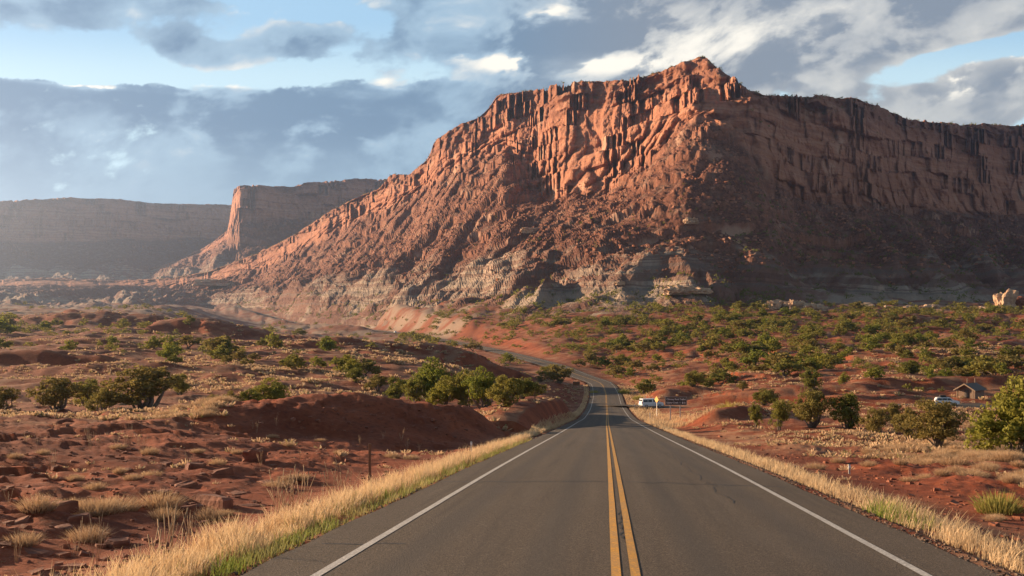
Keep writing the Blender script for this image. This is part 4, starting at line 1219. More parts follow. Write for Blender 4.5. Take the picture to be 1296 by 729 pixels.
verge('verge_grass', -1, 4200, 90, 330, 4.9, 6.3, .25, .55, 0, 'thin golden grass along the verge near the bend', 5, wd=.012)
verge('verge_grass', 1, 6000, 100, 330, 4.9, 11, .3, .7, 0, 'thin golden grass below the brown direction sign and the van', 6, wd=.012)

def tuft_mesh(seed, n, rad, h, spread, wd, matr, green=0.0):
    r_ = np.random.default_rng(seed)
    a = r_.uniform(0, 2 * np.pi, n); rr = rad * np.sqrt(r_.random(n))
    base = np.stack([np.cos(a) * rr, np.sin(a) * rr, 0 * a - .02], 1)
    k = rr / rad
    hh = h * (1 - .45 * k ** 2) * r_.uniform(.65, 1.1, n)
    ln = np.stack([np.cos(a), np.sin(a)], 1) * (spread * k * r_.uniform(.5, 1.2, n))[:, None] + r_.normal(size=(n, 2)) * .05
    V_, Q, T, tip = blades(base, hh, ln, np.full(n, wd), r_)
    me = np_mesh('tuft', V_, Q, T, [M[matr]], smooth=False); attr(me, 'tip', tip); attr(me, 'green', np.full(len(V_), green))
    return me
TUFT = [tuft_mesh(70 + i, 480, .27 + .04 * (i % 3), .30 + .05 * (i % 2), .20, .009, 'tuft') for i in range(5)]
BRUSH = tuft_mesh(80, 420, .34, .55, .22, .014, 'brush', .25)
BRUSHY = tuft_mesh(81, 320, .34, .55, .25, .016, 'brush', .9)
tx, ty, ts = [], [], []
def tufts(n, d0, d1, p0, p1, seed, s0=.6, s1=1.6, cl=0.0, sc=9.0):
    r_ = np.random.default_rng(seed)
    x_, y_ = scatter_wedge(n, d0, d1, p0, p1, seed)
    k = fbm2(x_ / sc + seed, y_ / sc, 3) + .4 * (r_.random(n) - .5) > cl
    tx.append(x_[k]); ty.append(y_[k]); ts.append(r_.uniform(s0, s1, n)[k] * r_.choice([.55, 1.0, 1.0, 1.35], n)[k])
tufts(46, 13, 34, -30, 430, 1, .35, .8, .0, 4)
tufts(190, 32, 56, -30, 560, 2, .35, .8, .05, 6)
tufts(1100, 57, 80, -40, 290, 3, .6, 1.3, -.12)
tufts(420, 76, 94, 320, 640, 13, .6, 1.2, -.05)
tufts(2600, 78, 165, -40, 480, 4, .7, 1.5, -.06)
tufts(120, 17, 38, 1020, 1330, 5, .5, 1.2, .0, 5)
tufts(1500, 38, 80, 930, 1340, 6, .5, 1.5, -.15)
tufts(2700, 75, 200, 850, 1340, 7, .7, 1.6, -.06)
tufts(3600, 200, 420, 780, 1340, 8, 1.2, 2.6, -.05, 20)
tufts(2600, 165, 330, -60, 600, 9, 1.0, 2.4, -.02, 16)
tufts(1500, 300, 640, -60, 600, 10, 1.8, 3.2, .0, 30)
tufts(900, 95, 330, 640, 830, 11, .8, 2.0, -.1)
tx = np.concatenate(tx); ty = np.concatenate(ty); ts = np.concatenate(ts)
lat, _z = road_lat(tx, ty); dl, _z, _s = seg_dist(tx, ty, LANE)
k = (np.abs(lat) > 7.4) & (dl > 6); tx, ty, ts = tx[k], ty[k], ts[k]
HAND = [(110, 652, 1.7), (128, 650, 1.9), (148, 645, 1.8), (204, 645, 1.9), (208, 658, 1.2), (92, 645, 1.3), (48, 648, 1.5), (110, 685, 1.4), (30, 690, 1.0), (190, 575, 1.3), (250, 573, 1.2),
        (300, 575, 1.0), (150, 568, 1.2), (55, 575, 1.0), (20, 580, 1.1), (430, 575, 1.1), (405, 560, 1.1), (365, 565, 1.0), (345, 555, 1.1), (120, 620, 1.0), (95, 608, .9), (152, 600, .9), (168, 608, .9),
        (1060, 585, 1.3), (1100, 590, 1.3), (1140, 588, 1.2), (1250, 592, 1.4), (1290, 590, 1.4), (1215, 575, 1.2), (1230, 600, 1.3), (1280, 612, 1.3), (1150, 610, 1.0), (1245, 583, 1.3), (1120, 572, 1.2)]
hp = [at_row(a, b) for a, b, c in HAND]
tx = np.concatenate([[p[0] for p in hp], tx]); ty = np.concatenate([[p[1] for p in hp], ty]); ts = np.concatenate([[h_[2] * .72 for h_ in HAND], ts])
tz = ground_h(tx, ty)
app = ts / ty; app[:len(HAND)] = 9
order = np.argsort(-app)
IND = 290
TM_L = [at_row(p_, q_)[:2] + (n_,) for p_, q_, n_ in [(322, 584, 'the angular sunlit boulder'), (468, 604, 'the tall rusty post'), (130, 648, 'the largest pale grass cushions on the ledges'), (236, 615, 'the big tilted slabs'), (596, 570, 'the short pale post'),
    (60, 645, 'the long low ledges'), (440, 560, 'the foot of the red mound')]] + [at_d(p_, d_)[:2] + (n_,) for p_, d_, n_ in [(178, 77, 'the widest olive juniper'), (70, 80, 'the spreading forked juniper'), (4, 82, 'the low outlying juniper'), (292, 82, 'the low olive bush at the mound'), (346, 88, 'the mound crest juniper')]]
TM_R = [at_d(p_, d_)[:2] + (n_,) for p_, d_, n_ in [(1290, 50, 'the big bright juniper'), (1232, 53, 'the bare dead shrub'), (1185, 58, 'the round olive brown juniper'), (1108, 75, 'the sparse brown juniper'), (1072, 85, 'the right juniper of the close pair'),
    (1026, 86, 'the left juniper of the close pair'), (986, 80, 'the thin juniper on the red bank'), (1264, 23, 'the yellow green rabbitbrush'), (1075, 36, 'the white tipped stake'), (940, 104, 'the crest of the red cut bank'), (1180, 36, 'the bare shaded red soil')]]
for k in order[:IND]:
    o = ob('grass_tuft', TUFT[rng.integers(5)], None, (tx[k], ty[k], tz[k])); o.scale = (ts[k],) * 2 + (ts[k] * rng.uniform(.8, 1.15),); o.rotation_euler = (0, 0, rng.uniform(0, 6.28))
    la, _q = road_lat(np.array([tx[k]]), np.array([ty[k]]))
    if la[0] < 0: tag(o, ('small' if ts[k] < .55 else 'large' if ts[k] > 1.0 else 'straw coloured') + ' bunchgrass tuft closest to ' + lm_label(tx[k], ty[k], TM_L), 'grass tuft', 'grass tufts on the red ledges and mound')
    else: tag(o, ('small' if ts[k] < .75 else 'large' if ts[k] > 1.3 else 'straw coloured') + ' bunchgrass tuft closest to ' + lm_label(tx[k], ty[k], TM_R), 'grass tuft', 'grass tufts around the big bright juniper')
rest = order[IND:]
r_ = np.random.default_rng(123)
nb = 13
kk = np.repeat(rest, nb); n = len(kk)
a = r_.uniform(0, 2 * np.pi, n); rr = np.sqrt(r_.random(n)) * .24 * ts[kk]
base_p = np.stack([tx[kk] + np.cos(a) * rr, ty[kk] + np.sin(a) * rr, tz[kk] - .03], 1)
hh = ts[kk] * .30 * r_.uniform(.5, 1.1, n) * (1 - .5 * (rr / (.26 * ts[kk])) ** 2)
ln = np.stack([np.cos(a), np.sin(a)], 1) * (rr * .9)[:, None]
s_ = ts[kk] * .06 * (1 + ty[kk] / 500); an = r_.uniform(0, 6.28, n)
sv = np.stack([np.cos(an) * s_, np.sin(an) * s_, 0 * an], 1)
tipp = base_p + np.stack([ln[:, 0], ln[:, 1], hh], 1)
V_ = np.stack([base_p - sv, base_p + sv, tipp + sv * .5, tipp - sv * .5], 1).reshape(-1, 3)
me = np_mesh('bunchgrass', V_, np.arange(n * 4).reshape(n, 4), None, [M['tuft']], smooth=False)
attr(me, 'tip', np.tile([.1, .1, 1, 1], n)); attr(me, 'green', np.repeat(np.where(r_.random(n) < .12, .6, 0.), 4))
tag(ob('bunchgrass', me), 'endless pale bunchgrass covering the flats and far slopes', 'grass', kind='stuff')
# rabbitbrush
def brush(px, d, sc_, me, label):
    x_, y_, z_ = at_d(px, d)
    o = ob('rabbitbrush', me, None, (x_, y_, z_)); o.scale = (sc_ * 1.3, sc_ * 1.3, sc_); o.rotation_euler = (0, 0, random.uniform(0, 6))
    tag(o, label, 'shrub', 'rabbitbrush shrubs')
brush(1264, 23.0, 1.05, BRUSH, 'rounded yellow green rabbitbrush alone on shaded red soil')
brush(926, 112, 3.0, BRUSHY, 'golden feathery bush atop the red bank behind the brown sign')
brush(917, 116, 1.8, BRUSHY, 'smaller golden bush beside the feathery one atop the red bank')
brush(808, 262, 3.0, BRUSH, 'grey green brush on the pale mound left of the van')
brush(790, 290, 3.4, BRUSH, 'low yellow green brush by the curve past the van')
brush(752, 292, 2.6, BRUSHY, 'yellow brush on the lit verge below the brown trail sign')
brush(703, 225, 2.2, BRUSH, 'yellow green brush on the lit flat before the shaded bank')
# dry weed stalks
def stalk_mesh(seed):
    r_ = np.random.default_rng(seed); mb = MB()
    for i in range(r_.integers(7, 14)):
        a = r_.uniform(0, 6.28); sp = r_.uniform(.05, .30); h = r_.uniform(.35, 1.0)
        b0 = Vector((math.cos(a) * .03, math.sin(a) * .03, -.03)); m1 = Vector((math.cos(a) * sp * .7, math.sin(a) * sp * .7, h * .5)); t1 = Vector((math.cos(a + .3) * sp * 1.15, math.sin(a + .3) * sp * 1.15, h))
        mb.tube([b0, m1, t1], [.003, .0045, .007], 4)
    return mb.mesh('stalk', M['straw'], True)
STALK = [stalk_mesh(200 + i) for i in range(4)]
for i, (px, py) in enumerate([(48, 566), (33, 562), (275, 706), (20, 712), (68, 592), (63, 596), (115, 570), (112, 560), (125, 568), (147, 566), (158, 566), (165, 562), (175, 565), (180, 570), (185, 568), (217, 680), (197, 668),
                             (320, 545), (325, 548), (400, 562), (455, 562), (508, 560), (530, 572), (515, 570), (485, 556), (240, 588), (330, 590), (250, 680), (10, 640), (95, 705), (120, 715), (240, 700), (380, 580), (350, 540)]):
    x_, y_, z_ = at_row(px, py)
    if abs(road_lat(np.array([x_]), np.array([y_]))[0][0]) < 6.0: continue
    o = ob('weed_stalk', STALK[i % 4], None, (x_, y_, z_)); s0 = random.uniform(.45, .75); o.scale = (s0, s0, s0 * random.uniform(.9, 1.3)); o.rotation_euler = (0, 0, i)
    tag(o, 'dry upright weed with several pale stalks on the red ledges', 'weed', 'dry weeds on the red ledges')
# roadside tall weeds rising above the golden verge
for i, (px, d) in enumerate([(360, 22), (372, 22.5), (385, 23), (350, 21.5), (430, 26.5), (440, 27), (420, 26), (215, 13.6), (195, 13.4)]):
    x_, y_, z_ = at_d(px, d)
    o = ob('tall_weed', STALK[i % 4], None, (x_, y_, z_)); s0 = random.uniform(.9, 1.15); o.scale = (s0 * 1.3, s0 * 1.3, s0); o.rotation_euler = (0, 0, i * 1.3)
    tag(o, 'tall brown weed rising out of the golden verge grass', 'weed', 'tall weeds in the golden verge')

# ------------------------------------------------------------------ rocks of the foreground
def slab_mesh(seed, flat):
    r_ = np.random.default_rng(seed); k = 7
    ang = np.sort(r_.uniform(0, 2 * np.pi, k) * .35 + np.arange(k) * 2 * np.pi / k * .9)
    rad = r_.uniform(.38, .55, k)
    bot = [(math.cos(a) * q_ * 1.08, math.sin(a) * q_ * 1.08, -.25) for a, q_ in zip(ang, rad)]
    mid_ = [(math.cos(a) * q_ * 1.05, math.sin(a) * q_ * 1.05, flat * .7 + r_.uniform(-.05, .05)) for a, q_ in zip(ang, rad)]
    top = [(math.cos(a) * q_ * .86, math.sin(a) * q_ * .86, flat + r_.uniform(-.06, .06)) for a, q_ in zip(ang, rad)]
    return MB().loft([bot, mid_, top]).mesh('rock', M['red'])
SLAB = [slab_mesh(300 + i, (.22, .30, .18, .5)[i % 4]) for i in range(8)]
def rock(px, py, sc_, var, label, group='red sandstone slabs on the ledges', tilt=0.0, name='sandstone_slab', stretch=1.0, mt=None):
    x_, y_, z_ = at_row(px, py)
    sc_ *= .50
    o = ob(name, SLAB[var], None, (x_, y_, z_ - .10 * sc_)); o.scale = (sc_ * stretch, sc_, sc_ * .75); o.rotation_euler = (tilt, tilt * .6, px * .7)
    tag(o, label, 'rock', group)
    return o
x_, y_, z_ = at_row(322, 584)
o = ob('boulder', lumpy('boulder', M['red'], .46, .40, .42, 77.0, sub=3, blocky=.75, rough=.18), None, (x_, y_, z_ + .12)); tag(o, 'angular red boulder with a bright sunlit face on the dark ledges', 'rock')
for i, (px, py, sc_, st_) in enumerate([(236, 615, 1.3, 1.2), (206, 625, 1.1, 1.0), (190, 622, .8, 1.0), (248, 592, 1.1, 1.3), (255, 600, .8, 1), (280, 598, 1.4, 1.5), (300, 625, 1.5, 1.6), (268, 640, 1.6, 2.2), (230, 645, 1.3, 1.8),
        (60, 645, 1.2, 2.6), (20, 660, 1.2, 2.4), (100, 660, .7, 1.4), (340, 612, 1.3, 1.7), (365, 608, 1.2, 1.3), (320, 640, 1.3, 2.0), (160, 598, .8, 1.4), (120, 600, .6, 1.2), (210, 588, 1.0, 1.6), (75, 668, .9, 1.8), (150, 690, .8, 1.6), (40, 700, .9, 2.2), (90, 720, .8, 1.6), (345, 590, .9, 1.2)]):
    rock(px, py, sc_, i % 8, 'flat red sandstone slab half sunk in the dark ledges', stretch=st_, tilt=random.uniform(-.12, .12))
for i in range(60):
    px = random.uniform(0, 560); py = random.uniform(565, 715)
    x_, y_, z_ = at_row(px, py)
    if abs(road_lat(np.array([x_]), np.array([y_]))[0][0]) < 7.2: continue
    rock(px, py, random.uniform(.16, .42), i % 8, 'small loose red stone lying on the dark ledges', 'loose red stones on the ledges', random.uniform(-.3, .3), 'loose_stone', random.uniform(1, 1.6))
for i in range(40):
    px = random.uniform(330, 600); py = random.uniform(508, 545)
    rock(px, py, random.uniform(.3, .8), i % 8, 'pale edged stone lying on the slope of the red mound', 'stones on the red mound', random.uniform(-.3, .3), 'loose_stone', random.uniform(1, 1.5))
for i in range(34):
    px = random.uniform(890, 990); py = random.uniform(528, 556)
    rock(px, py, random.uniform(.3, .8), i % 8, 'red rubble stone on the cut bank below the brown direction sign', 'rubble on the cut bank', random.uniform(-.4, .4), 'loose_stone', random.uniform(1, 1.5))
# gravel along the asphalt edges
n = 2200
d = 8 * (90 / 8) ** rng.random(n); side = rng.choice([-1, 1], n); la = 4.42 + np.abs(rng.normal(size=n)) * .26
xr, zr = road_at(d); gx_ = xr + side * la * .9956; gy_ = d - side * la * .0936
gp = np.stack([gx_, gy_, ground_h(gx_, gy_) + .012], 1)
v, q = rock_cubes(n, gp, rng.uniform(.012, .042, n) * (1 + d / 80), 8)
tag(ob('edge_gravel', np_mesh('edge_gravel', v, q, None, [M['gravel']], smooth=False)), 'loose grey gravel along both asphalt edges', 'gravel', kind='stuff')

n = 5000
d = 11 * (75 / 11) ** rng.random(n); px_ = np.where(rng.random(n) < .62, rng.uniform(-40, 640, n), rng.uniform(880, 1340, n))
sx_ = (px_ - 648) / F * d; la, _z = road_lat(sx_, d)
k = (np.abs(la) > 6.6) & (fbm2(sx_ / 3.0, d / 3.0, 2) + .5 * rng.random(n) > .05); sx_, d = sx_[k], d[k]; n = len(d)
gp = np.stack([sx_, d, ground_h(sx_, d) + .005], 1)
v, q = rock_cubes(n, gp, .03 + .16 * rng.random(n) ** 4 + d * .0006, 18, .6)
tag(ob('red_pebbles', np_mesh('red_pebbles', v, q, None, [M['red']], smooth=False)), 'scattered red pebbles and clods on the bare soil', 'pebbles', kind='stuff')

# ------------------------------------------------------------------ dead branches beside the big juniper
def snag(name, px, d, h, seed, label):
    r_ = np.random.default_rng(seed); x_, y_, z_ = at_d(px, d); mb = MB()
    def grow(p, dr, ln, rad, lev):
        pts = [p]; c = p
        for i in range(4):
            dr = (dr + Vector(r_.normal(size=3)) * .22).normalized(); c = c + dr * ln / 4; pts.append(c)
        mb.tube(pts, [rad * (1 - .17 * i) for i in range(5)], 5)
        if lev:
            for i in range(4):
                q_ = pts[r_.integers(1, 5)]
                grow(q_, (dr + Vector(r_.normal(size=3)) * .75).normalized(), ln * r_.uniform(.4, .7), rad * .5, lev - 1)
    for i in range(4):
        a = r_.uniform(0, 6.28)
        grow(Vector((0, 0, -.1)), Vector((math.cos(a) * .6, math.sin(a) * .6, 1)).normalized(), h * r_.uniform(.6, .9), .03, 3)
    o = mb.build(name, M['deadwood'], None, True, (x_, y_, z_)); tag(o, label, 'dead shrub')
snag('dead_shrub', 1232, 53, 2.7, 5, 'bare grey dead shrub against the big bright juniper')
snag('dead_shrub', 1112, 76, 1.7, 8, 'bare twiggy shrub in the sparse brown juniper')
snag('dead_shrub', 1107, 255, 3.6, 11, 'leafless brown shrub on the rise behind the parking area')
snag('dead_shrub', 888, 235, 2.8, 14, 'bare brown shrub behind the brown direction sign')
snag('dead_shrub', 1212, 208, 2.4, 17, 'pale bare shrub at the left corner of the restroom')

# ------------------------------------------------------------------ vehicles
def wheel(parent, x_, y_, r0, wd, out):
    t = MB().disc((x_, r0), r0, y_ - wd / 2, y_ + wd / 2, 20).build('wheel', M['rubber'], parent)
    MB().disc((x_, r0), r0 * .62, y_ + out * (wd / 2 - .01), y_ + out * (wd / 2 + .012), 16).build('rim', M['chrome'], t)
def body_loft(prof, w_, tumble):
    """side profile (x, z) swept across the width, narrowing towards the roof"""
    zmax = max(p[1] for p in prof); rings = []
    for f in (-1, -.93, .93, 1):
        sh = .985 if abs(f) == 1 else 1.0
        rings.append([(x_ * sh, f * w_ / 2 * (1 - tumble * max(0, (z_ - 1.0) / (zmax - 1.0))), .5 + (z_ - .5) * sh) for x_, z_ in prof])
    return MB().loft(rings)
def side_pane(parent, pts, y_, tumble, w_, zmax, name='window'):
    mb = MB()
    for s_ in (-1, 1):
        mb.poly([(x_, s_ * (w_ / 2 * (1 - tumble * max(0, (z_ - 1.0) / (zmax - 1.0))) + .012), z_) for x_, z_ in (pts if s_ < 0 else pts[::-1])])
    return mb
def van(loc, rz):
    t = empty('white_van', loc, rz, 'white passenger van parked on the side lane behind the yellow sign', 'van')
    prof = [(-2.75, .42), (-2.80, .9), (-2.72, 1.55), (-2.62, 1.98), (-2.4, 2.08), (.75, 2.10), (1.05, 2.02), (1.75, 1.30), (2.62, 1.12), (2.78, .92), (2.80, .45), (2.3, .38), (-2.4, .38)]
    body_loft(prof, 2.0, .12).build('body', M['vanwhite'], t, bevel=.04)
    for x0, x1 in ((-2.45, -1.35), (-1.27, -.25)):
        for s_ in (-1, 1):
            yy = lambda z_: s_ * (1.0 * (1 - .12 * max(0, (z_ - 1.0) / 1.1)) + .012)
            MB().poly([(x0, yy(1.32), 1.32), (x1, yy(1.32), 1.32), (x1, yy(1.86), 1.86), (x0 + .06, yy(1.86), 1.86)][::(1 if s_ < 0 else -1)]).build('window', M['glass'], t)
    for s_ in (-1, 1):
        yy = lambda z_: s_ * (1.0 * (1 - .12 * max(0, (z_ - 1.0) / 1.1)) + .012)
        dr = MB().poly([(.02, yy(.5) + s_ * .001, .5), (1.15, yy(.5) + s_ * .001, .5), (1.42, yy(1.28), 1.28), (.02, yy(1.28), 1.28)][::(1 if s_ < 0 else -1)]).build('door', M['vanwhite'], t)
        MB().poly([(.06, yy(1.33), 1.33), (1.50, yy(1.33), 1.33), (1.0, yy(1.88), 1.88), (.06, yy(1.88), 1.88)][::(1 if s_ < 0 else -1)]).build('window', M['glass'], dr)
        MB().box(.10, .28, s_ * 1.015 - .015, s_ * 1.015 + .015, 1.12, 1.16).build('handle', M['blackplastic'], dr)
        MB().box(1.30, 1.42, s_ * 1.10 - .08, s_ * 1.10 + .08, 1.32, 1.54).build('mirror', M['blackplastic'], t)
        MB().box(2.72, 2.815, s_ * .72 - .16, s_ * .72 + .16, .78, .98).build('headlight', M['lampclear'], t)
        MB().box(-2.83, -2.72, s_ * .86 - .07, s_ * .86 + .07, .95, 1.45).build('tail_light', M['lampred'], t)
        MB().box(-2.4, 2.3, s_ * 1.008 - .012, s_ * 1.008 + .012, .62, .70).build('side_moulding', M['chrome'], t)
        wheel(t, 1.72, s_ * .90, .37, .24, s_); wheel(t, -1.72, s_ * .90, .37, .24, s_)
    MB().poly([(1.08, -.84, 1.98), (1.74, -.93, 1.32), (1.74, .93, 1.32), (1.08, .84, 1.98)]).build('windshield', M['glass'], t, loc=(.03, 0, .03))
    for y0 in (-.80, .06):
        dr = MB().poly([(-2.745, y0, 1.52), (-2.665, y0, 1.90), (-2.665, y0 + .72, 1.90), (-2.745, y0 + .72, 1.52)]).build('window', M['glass'], t, loc=(-.015, 0, 0))
    MB().box(-2.92, -2.74, -.98, .98, .42, .60).build('bumper', M['blackplastic'], t); MB().box(2.74, 2.90, -.98, .98, .40, .58).build('bumper', M['blackplastic'], t)
    MB().box(2.775, 2.83, -.50, .50, .72, .94).build('grille', M['blackplastic'], t)
    return t
x_, y_ = (824 - 648) / F * 231, 231
van((x_, y_, gz1(x_, y_) + .11), R(20))
def suv(loc, rz, label, paint='vanwhite', rack=True, small=False):
    t = empty('parked_car', loc, rz, label, 'car')
    prof = [(-2.25, .42), (-2.30, .95), (-2.12, 1.45), (-1.9, 1.66), (.35, 1.70), (.62, 1.62), (1.20, 1.12), (2.15, .98), (2.32, .80), (2.32, .44), (1.9, .34), (-1.9, .34)]
    body_loft(prof, 1.85, .16).build('body', M[paint], t, bevel=.05)
    for s_ in (-1, 1):
        yy = lambda z_: s_ * (.925 * (1 - .16 * max(0, (z_ - 1.0) / .7)) + .012)
        for pts in ([(-1.95, 1.12), (-1.05, 1.12), (-1.05, 1.54), (-1.78, 1.54)], [(-.98, 1.12), (-.08, 1.12), (-.08, 1.56), (-.98, 1.55)], [(-.01, 1.12), (.98, 1.12), (.52, 1.54), (-.01, 1.56)]):
            MB().poly([(a_, yy(b_), b_) for a_, b_ in (pts if s_ < 0 else pts[::-1])]).build('window', M['glass'], t)
        wheel(t, 1.42, s_ * .82, .36, .24, s_); wheel(t, -1.42, s_ * .82, .36, .24, s_)
        MB().box(2.22, 2.335, s_ * .68 - .17, s_ * .68 + .17, .72, .90).build('headlight', M['lampclear'], t)
        MB().box(-2.33, -2.20, s_ * .78 - .08, s_ * .78 + .08, .85, 1.25).build('tail_light', M['lampred'], t)
    MB().poly([(.64, -.74, 1.58), (1.20, -.84, 1.14), (1.20, .84, 1.14), (.64, .74, 1.58)]).build('windshield', M['glass'], t, loc=(.03, 0, .025))
    if rack:
        rk = MB().box(-1.5, .2, -.62, .62, 1.74, 1.79).build('roof_rack', M['blackplastic'], t)
        MB().box(-1.3, -.2, -.5, .5, 1.79, 2.12).build('cargo_box', M['blackplastic'], rk)
    MB().box(2.24, 2.40, -.9, .9, .40, .56).build('bumper', M['blackplastic'], t)
    return t
x_, y_ = (1198 - 648) / F * 203, 203
suv((x_, y_, gz1(x_, y_) + .11), R(-12), 'white parked car with black roof load in front of the restroom')
def on_road(d, lat_, rz, label, paint):
    xr, zr = road_at(d); c = 1 / math.sqrt(1 + float(np.interp(d, RC[:, 1], _dx)) ** 2)
    return suv((float(xr + lat_ * c), d, float(zr) + .03), rz, label, paint, False)
on_road(960, -1.8, R(110), 'pale car on the far road where it passes behind a red mound', 'vanwhite')
on_road(1590, -1.8, R(115), 'tiny white car on the farthest stretch of road below the mesa', 'vanwhite')

# ------------------------------------------------------------------ signs and posts
def text_mesh(txt, size, name):
    cu_ = bpy.data.curves.new(name, 'FONT'); cu_.body = txt; cu_.size = size; cu_.align_x = 'LEFT'; cu_.align_y = 'CENTER'; cu_.extrude = .004; cu_.offset = .008
    o = bpy.data.objects.new(name, cu_); link(o)
    me = bpy.data.meshes.new_from_object(o.evaluated_get(bpy.context.evaluated_depsgraph_get()))
    bpy.data.objects.remove(o); bpy.data.curves.remove(cu_)
    me.materials.clear(); me.materials.append(M['letter'])
    return me
def direction_sign(px, d):
    x_, y_, z_ = at_d(px, d)
    t = empty('direction_sign', (x_, y_, z_), R(-3), 'dark brown two line direction sign on two pale posts beside the road', 'sign')
    k = d / F
    W_, H_ = 26.5 * k, 9.6 * k
    zc_ = CZ + (HOR - 507.5) / F * d - z_
    b_ = MB().box(-W_ / 2, W_ / 2, -.02, .02, zc_ - H_ / 2, zc_ + H_ / 2).build('board', M['brown'], t)
    fr = MB()
    fr.box(-W_/2 - .03, W_/2 + .03, -.035, .015, zc_ + H_/2 + .002, zc_ + H_/2 + .05).box(-W_/2 - .03, W_/2 + .03, -.035, .015, zc_ - H_/2 - .05, zc_ - H_/2 - .002)
    fr.box(-W_/2 - .05, -W_/2 - .002, -.034, .014, zc_ - H_/2 + .001, zc_ + H_/2 - .001).box(W_/2 + .002, W_/2 + .05, -.034, .014, zc_ - H_/2 + .001, zc_ + H_/2 - .001)
    fr.build('border', M['steel'], b_)
    for sx, zlo in ((-W_ * .26, -.3), (W_ * .20, -.3)):
        MB().box(sx - .07, sx + .07, .03, .13, zlo, zc_ + H_/2).build('post', M['steel'], t)
    for txt, zz in (('Chimney Rock Trailhd', H_ * .22), ('Sulphur Creek 1 1', -H_ * .22)):
        me = text_mesh(txt, H_ * .33, 'lettering')
        bw = max(v_.co.x for v_ in me.vertices) - min(v_.co.x for v_ in me.vertices)
        tw = W_ * (.9 if 'Chim' in txt else .68)
        o = ob('lettering', me, b_, (-W_ * .45, -.032, zc_ + zz)); o.rotation_euler = (R(90), 0, 0); o.scale = (tw / bw, 1, 1)
    MB().box(W_ * .29, W_ * .35, -.036, -.024, zc_ - H_ * .36, zc_ - H_ * .10).build('symbol', M['letter'], b_)
    MB().box(W_ * .39, W_ * .45, -.036, -.024, zc_ - H_ * .36, zc_ - H_ * .10).build('symbol', M['steel'], b_)
direction_sign(855.5, 138)
def yellow_sign(px, d):
    x_, y_, z_ = at_d(px, d)
    t = empty('warning_sign', (x_, y_, z_), R(-62), 'yellow diamond warning sign turned aside in front of the white van', 'sign')
    zc_ = CZ + (HOR - 505.8) / F * d - z_; a_ = .62
    MB().prism([(0, zc_ - a_), (a_, zc_), (0, zc_ + a_), (-a_, zc_)], -.02, .0).build('sign_face', M['yellowsign'], t)
    MB().prism([(0, zc_ - a_ + .06), (.03, zc_ - a_ + .06), (.03, zc_ + a_ - .3), (0, zc_ + a_ - .3)], -.026, -.021).build('symbol', M['blackplastic'], t)
    MB().box(-.04, .04, .01, .09, -.2, zc_ + a_ * .6).build('post', M['steel'], t)
yellow_sign(831, 178)
def post(px, d, h, w_, matn, label, band=True):
    x_, y_, z_ = at_d(px, d)
    t = empty('marker_post', (x_, y_, z_), R(-5), label, 'post', 'marker posts along the road')
    MB().box(-w_/2, w_/2, -w_/3, w_/3, -.2, h).build('post', M[matn], t, bevel=.008)
    if band: MB().box(-w_/2 - .003, w_/2 + .003, -w_/3 - .004, w_/3 + .004, h - .14, h - .04).build('reflector', M['lampclear'], t)
post(468, 29, 1.2, .075, 'rust', 'tall rusty brown post rising from the golden verge grass', False)
post(596.5, 44, .62, .07, 'steel', 'short pale post in the verge past the tall rusty one')
post(677, 118, 1.3, .10, 'rust', 'brown post on the verge at the end of the mound', False)
post(822.5, 152, 1.25, .10, 'steel', 'pale marker post in front of the white van')
post(803, 225, 1.0, .12, 'steel', 'small pale marker post by the road edge behind the van')
post(816.8, 243, 2.4, .12, 'steel', 'tall thin white post standing behind the van')
post(773, 330, 1.4, .2, 'steel', 'pale marker post at the inside of the bend')
post(1075, 36, .35, .07, 'steel', 'stubby white tipped stake in the shaded red soil')
def trail_sign(px, d):
    x_, y_, z_ = at_d(px, d)
    t = empty('trail_sign', (x_, y_, z_), R(8), 'red brown wooden sign board on two posts at the bend', 'sign')
    MB().box(-1.15, 1.15, -.05, .05, .9, 2.1).build('board', M['rust'], t, bevel=.02)
    for sx in (-.95, .75): MB().box(sx - .08, sx + .08, .06, .2, -.3, 2.2).build('post', M['deadwood'], t)
trail_sign(729.5, 318)

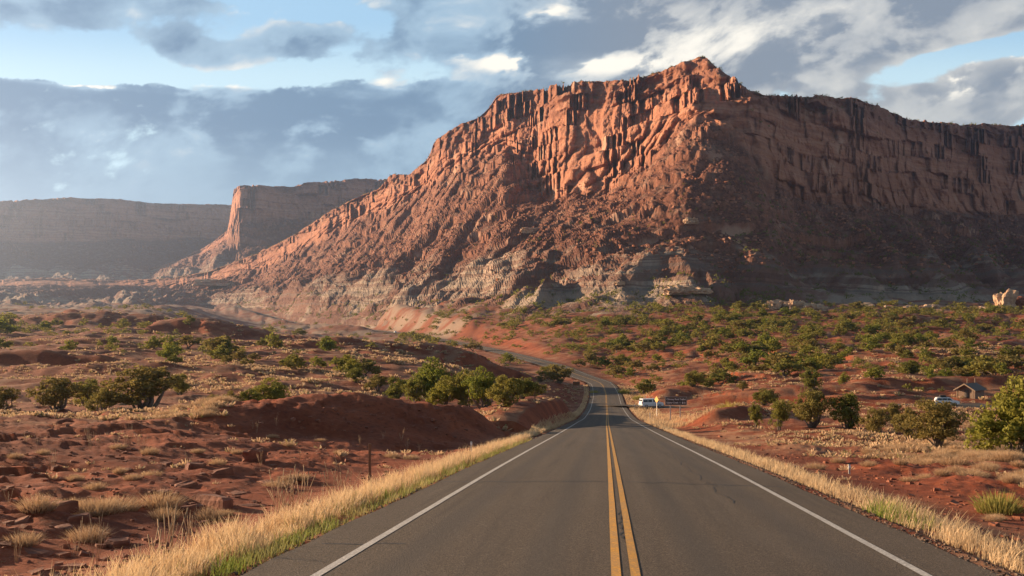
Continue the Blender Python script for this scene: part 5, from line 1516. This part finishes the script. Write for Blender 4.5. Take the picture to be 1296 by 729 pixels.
# ------------------------------------------------------------------ restroom
def restroom(px, d, rz):
    x_, y_, z_ = at_d(px, d); z_ = max(z_, -14.9)
    t = empty('restroom', (x_, y_, z_), rz, 'small tan restroom with brown gable roof and two pale vent pipes', 'building')
    hw, dp, hh, rg = 1.85, 2.6, 2.15, 3.25
    MB().prism([(-hw, -.4), (hw, -.4), (hw, hh), (0, rg - .12), (-hw, hh)], -dp + .9, dp).build('wall', M['wall'], t)
    ov = 2.45; sl = (rg - hh) / hw; rf = MB()
    e = rg - sl * ov
    rf.prism([(0, rg), (ov, e), (ov, e + .10), (0, rg + .12), (-ov, e + .10), (-ov, e)], -dp - .25, dp + .4)
    r0 = rf.build('roof', M['roof'], t)
    for s_ in (-1, 1): MB().prism([(0, rg - .16), (s_ * ov, e - .16), (s_ * ov, e + .11), (0, rg + .13)][::s_], -dp - .32, -dp - .26).build('fascia', M['trim'], r0)
    for s_ in (-1, 1): MB().box(s_ * (hw - .12) - .1, s_ * (hw - .12) + .1, -dp - .1, -dp + .1, -.4, hh + .08).build('porch_post', M['trim'], t)
    dr = MB().box(-.48, .48, -dp + .86, -dp + .895, -.05, 2.0).build('door', M['door'], t)
    MB().box(.32, .38, -dp + .80, -dp + .86, .95, 1.1).build('handle', M['chrome'], dr)
    MB().box(hw + .002, hw + .03, -.5, .5, 1.35, 1.8).build('window', M['glass'], t)
    for yy in (-1.6, 2.1): MB().tube([(.1, yy, rg - .4), (.1, yy, rg + 1.15)], [.11, .11], 8).build('vent_pipe', M['trim'], t)
restroom(1228, 222, R(-50))

# ------------------------------------------------------------------ haze
me = bpy.data.meshes.new('haze')
hb = MB().box(-6300, 6300, -6300, 6300, float(min(-80, -60)), 640)
ho = hb.build('haze', None)
hm, t, b = mat('haze air'); t.n.remove(b)
pv = t.new('ShaderNodeVolumePrincipled')
pv.inputs['Color'].default_value = (.52, .68, 1.0, 1); pv.inputs['Density'].default_value = 5.8e-5; pv.inputs['Anisotropy'].default_value = .72
t.l.new(pv.outputs[0], t.n['Material Output'].inputs['Volume'])
ho.data.materials.append(hm); tag(ho, 'thin pale evening haze filling the valley', 'haze', kind='stuff')
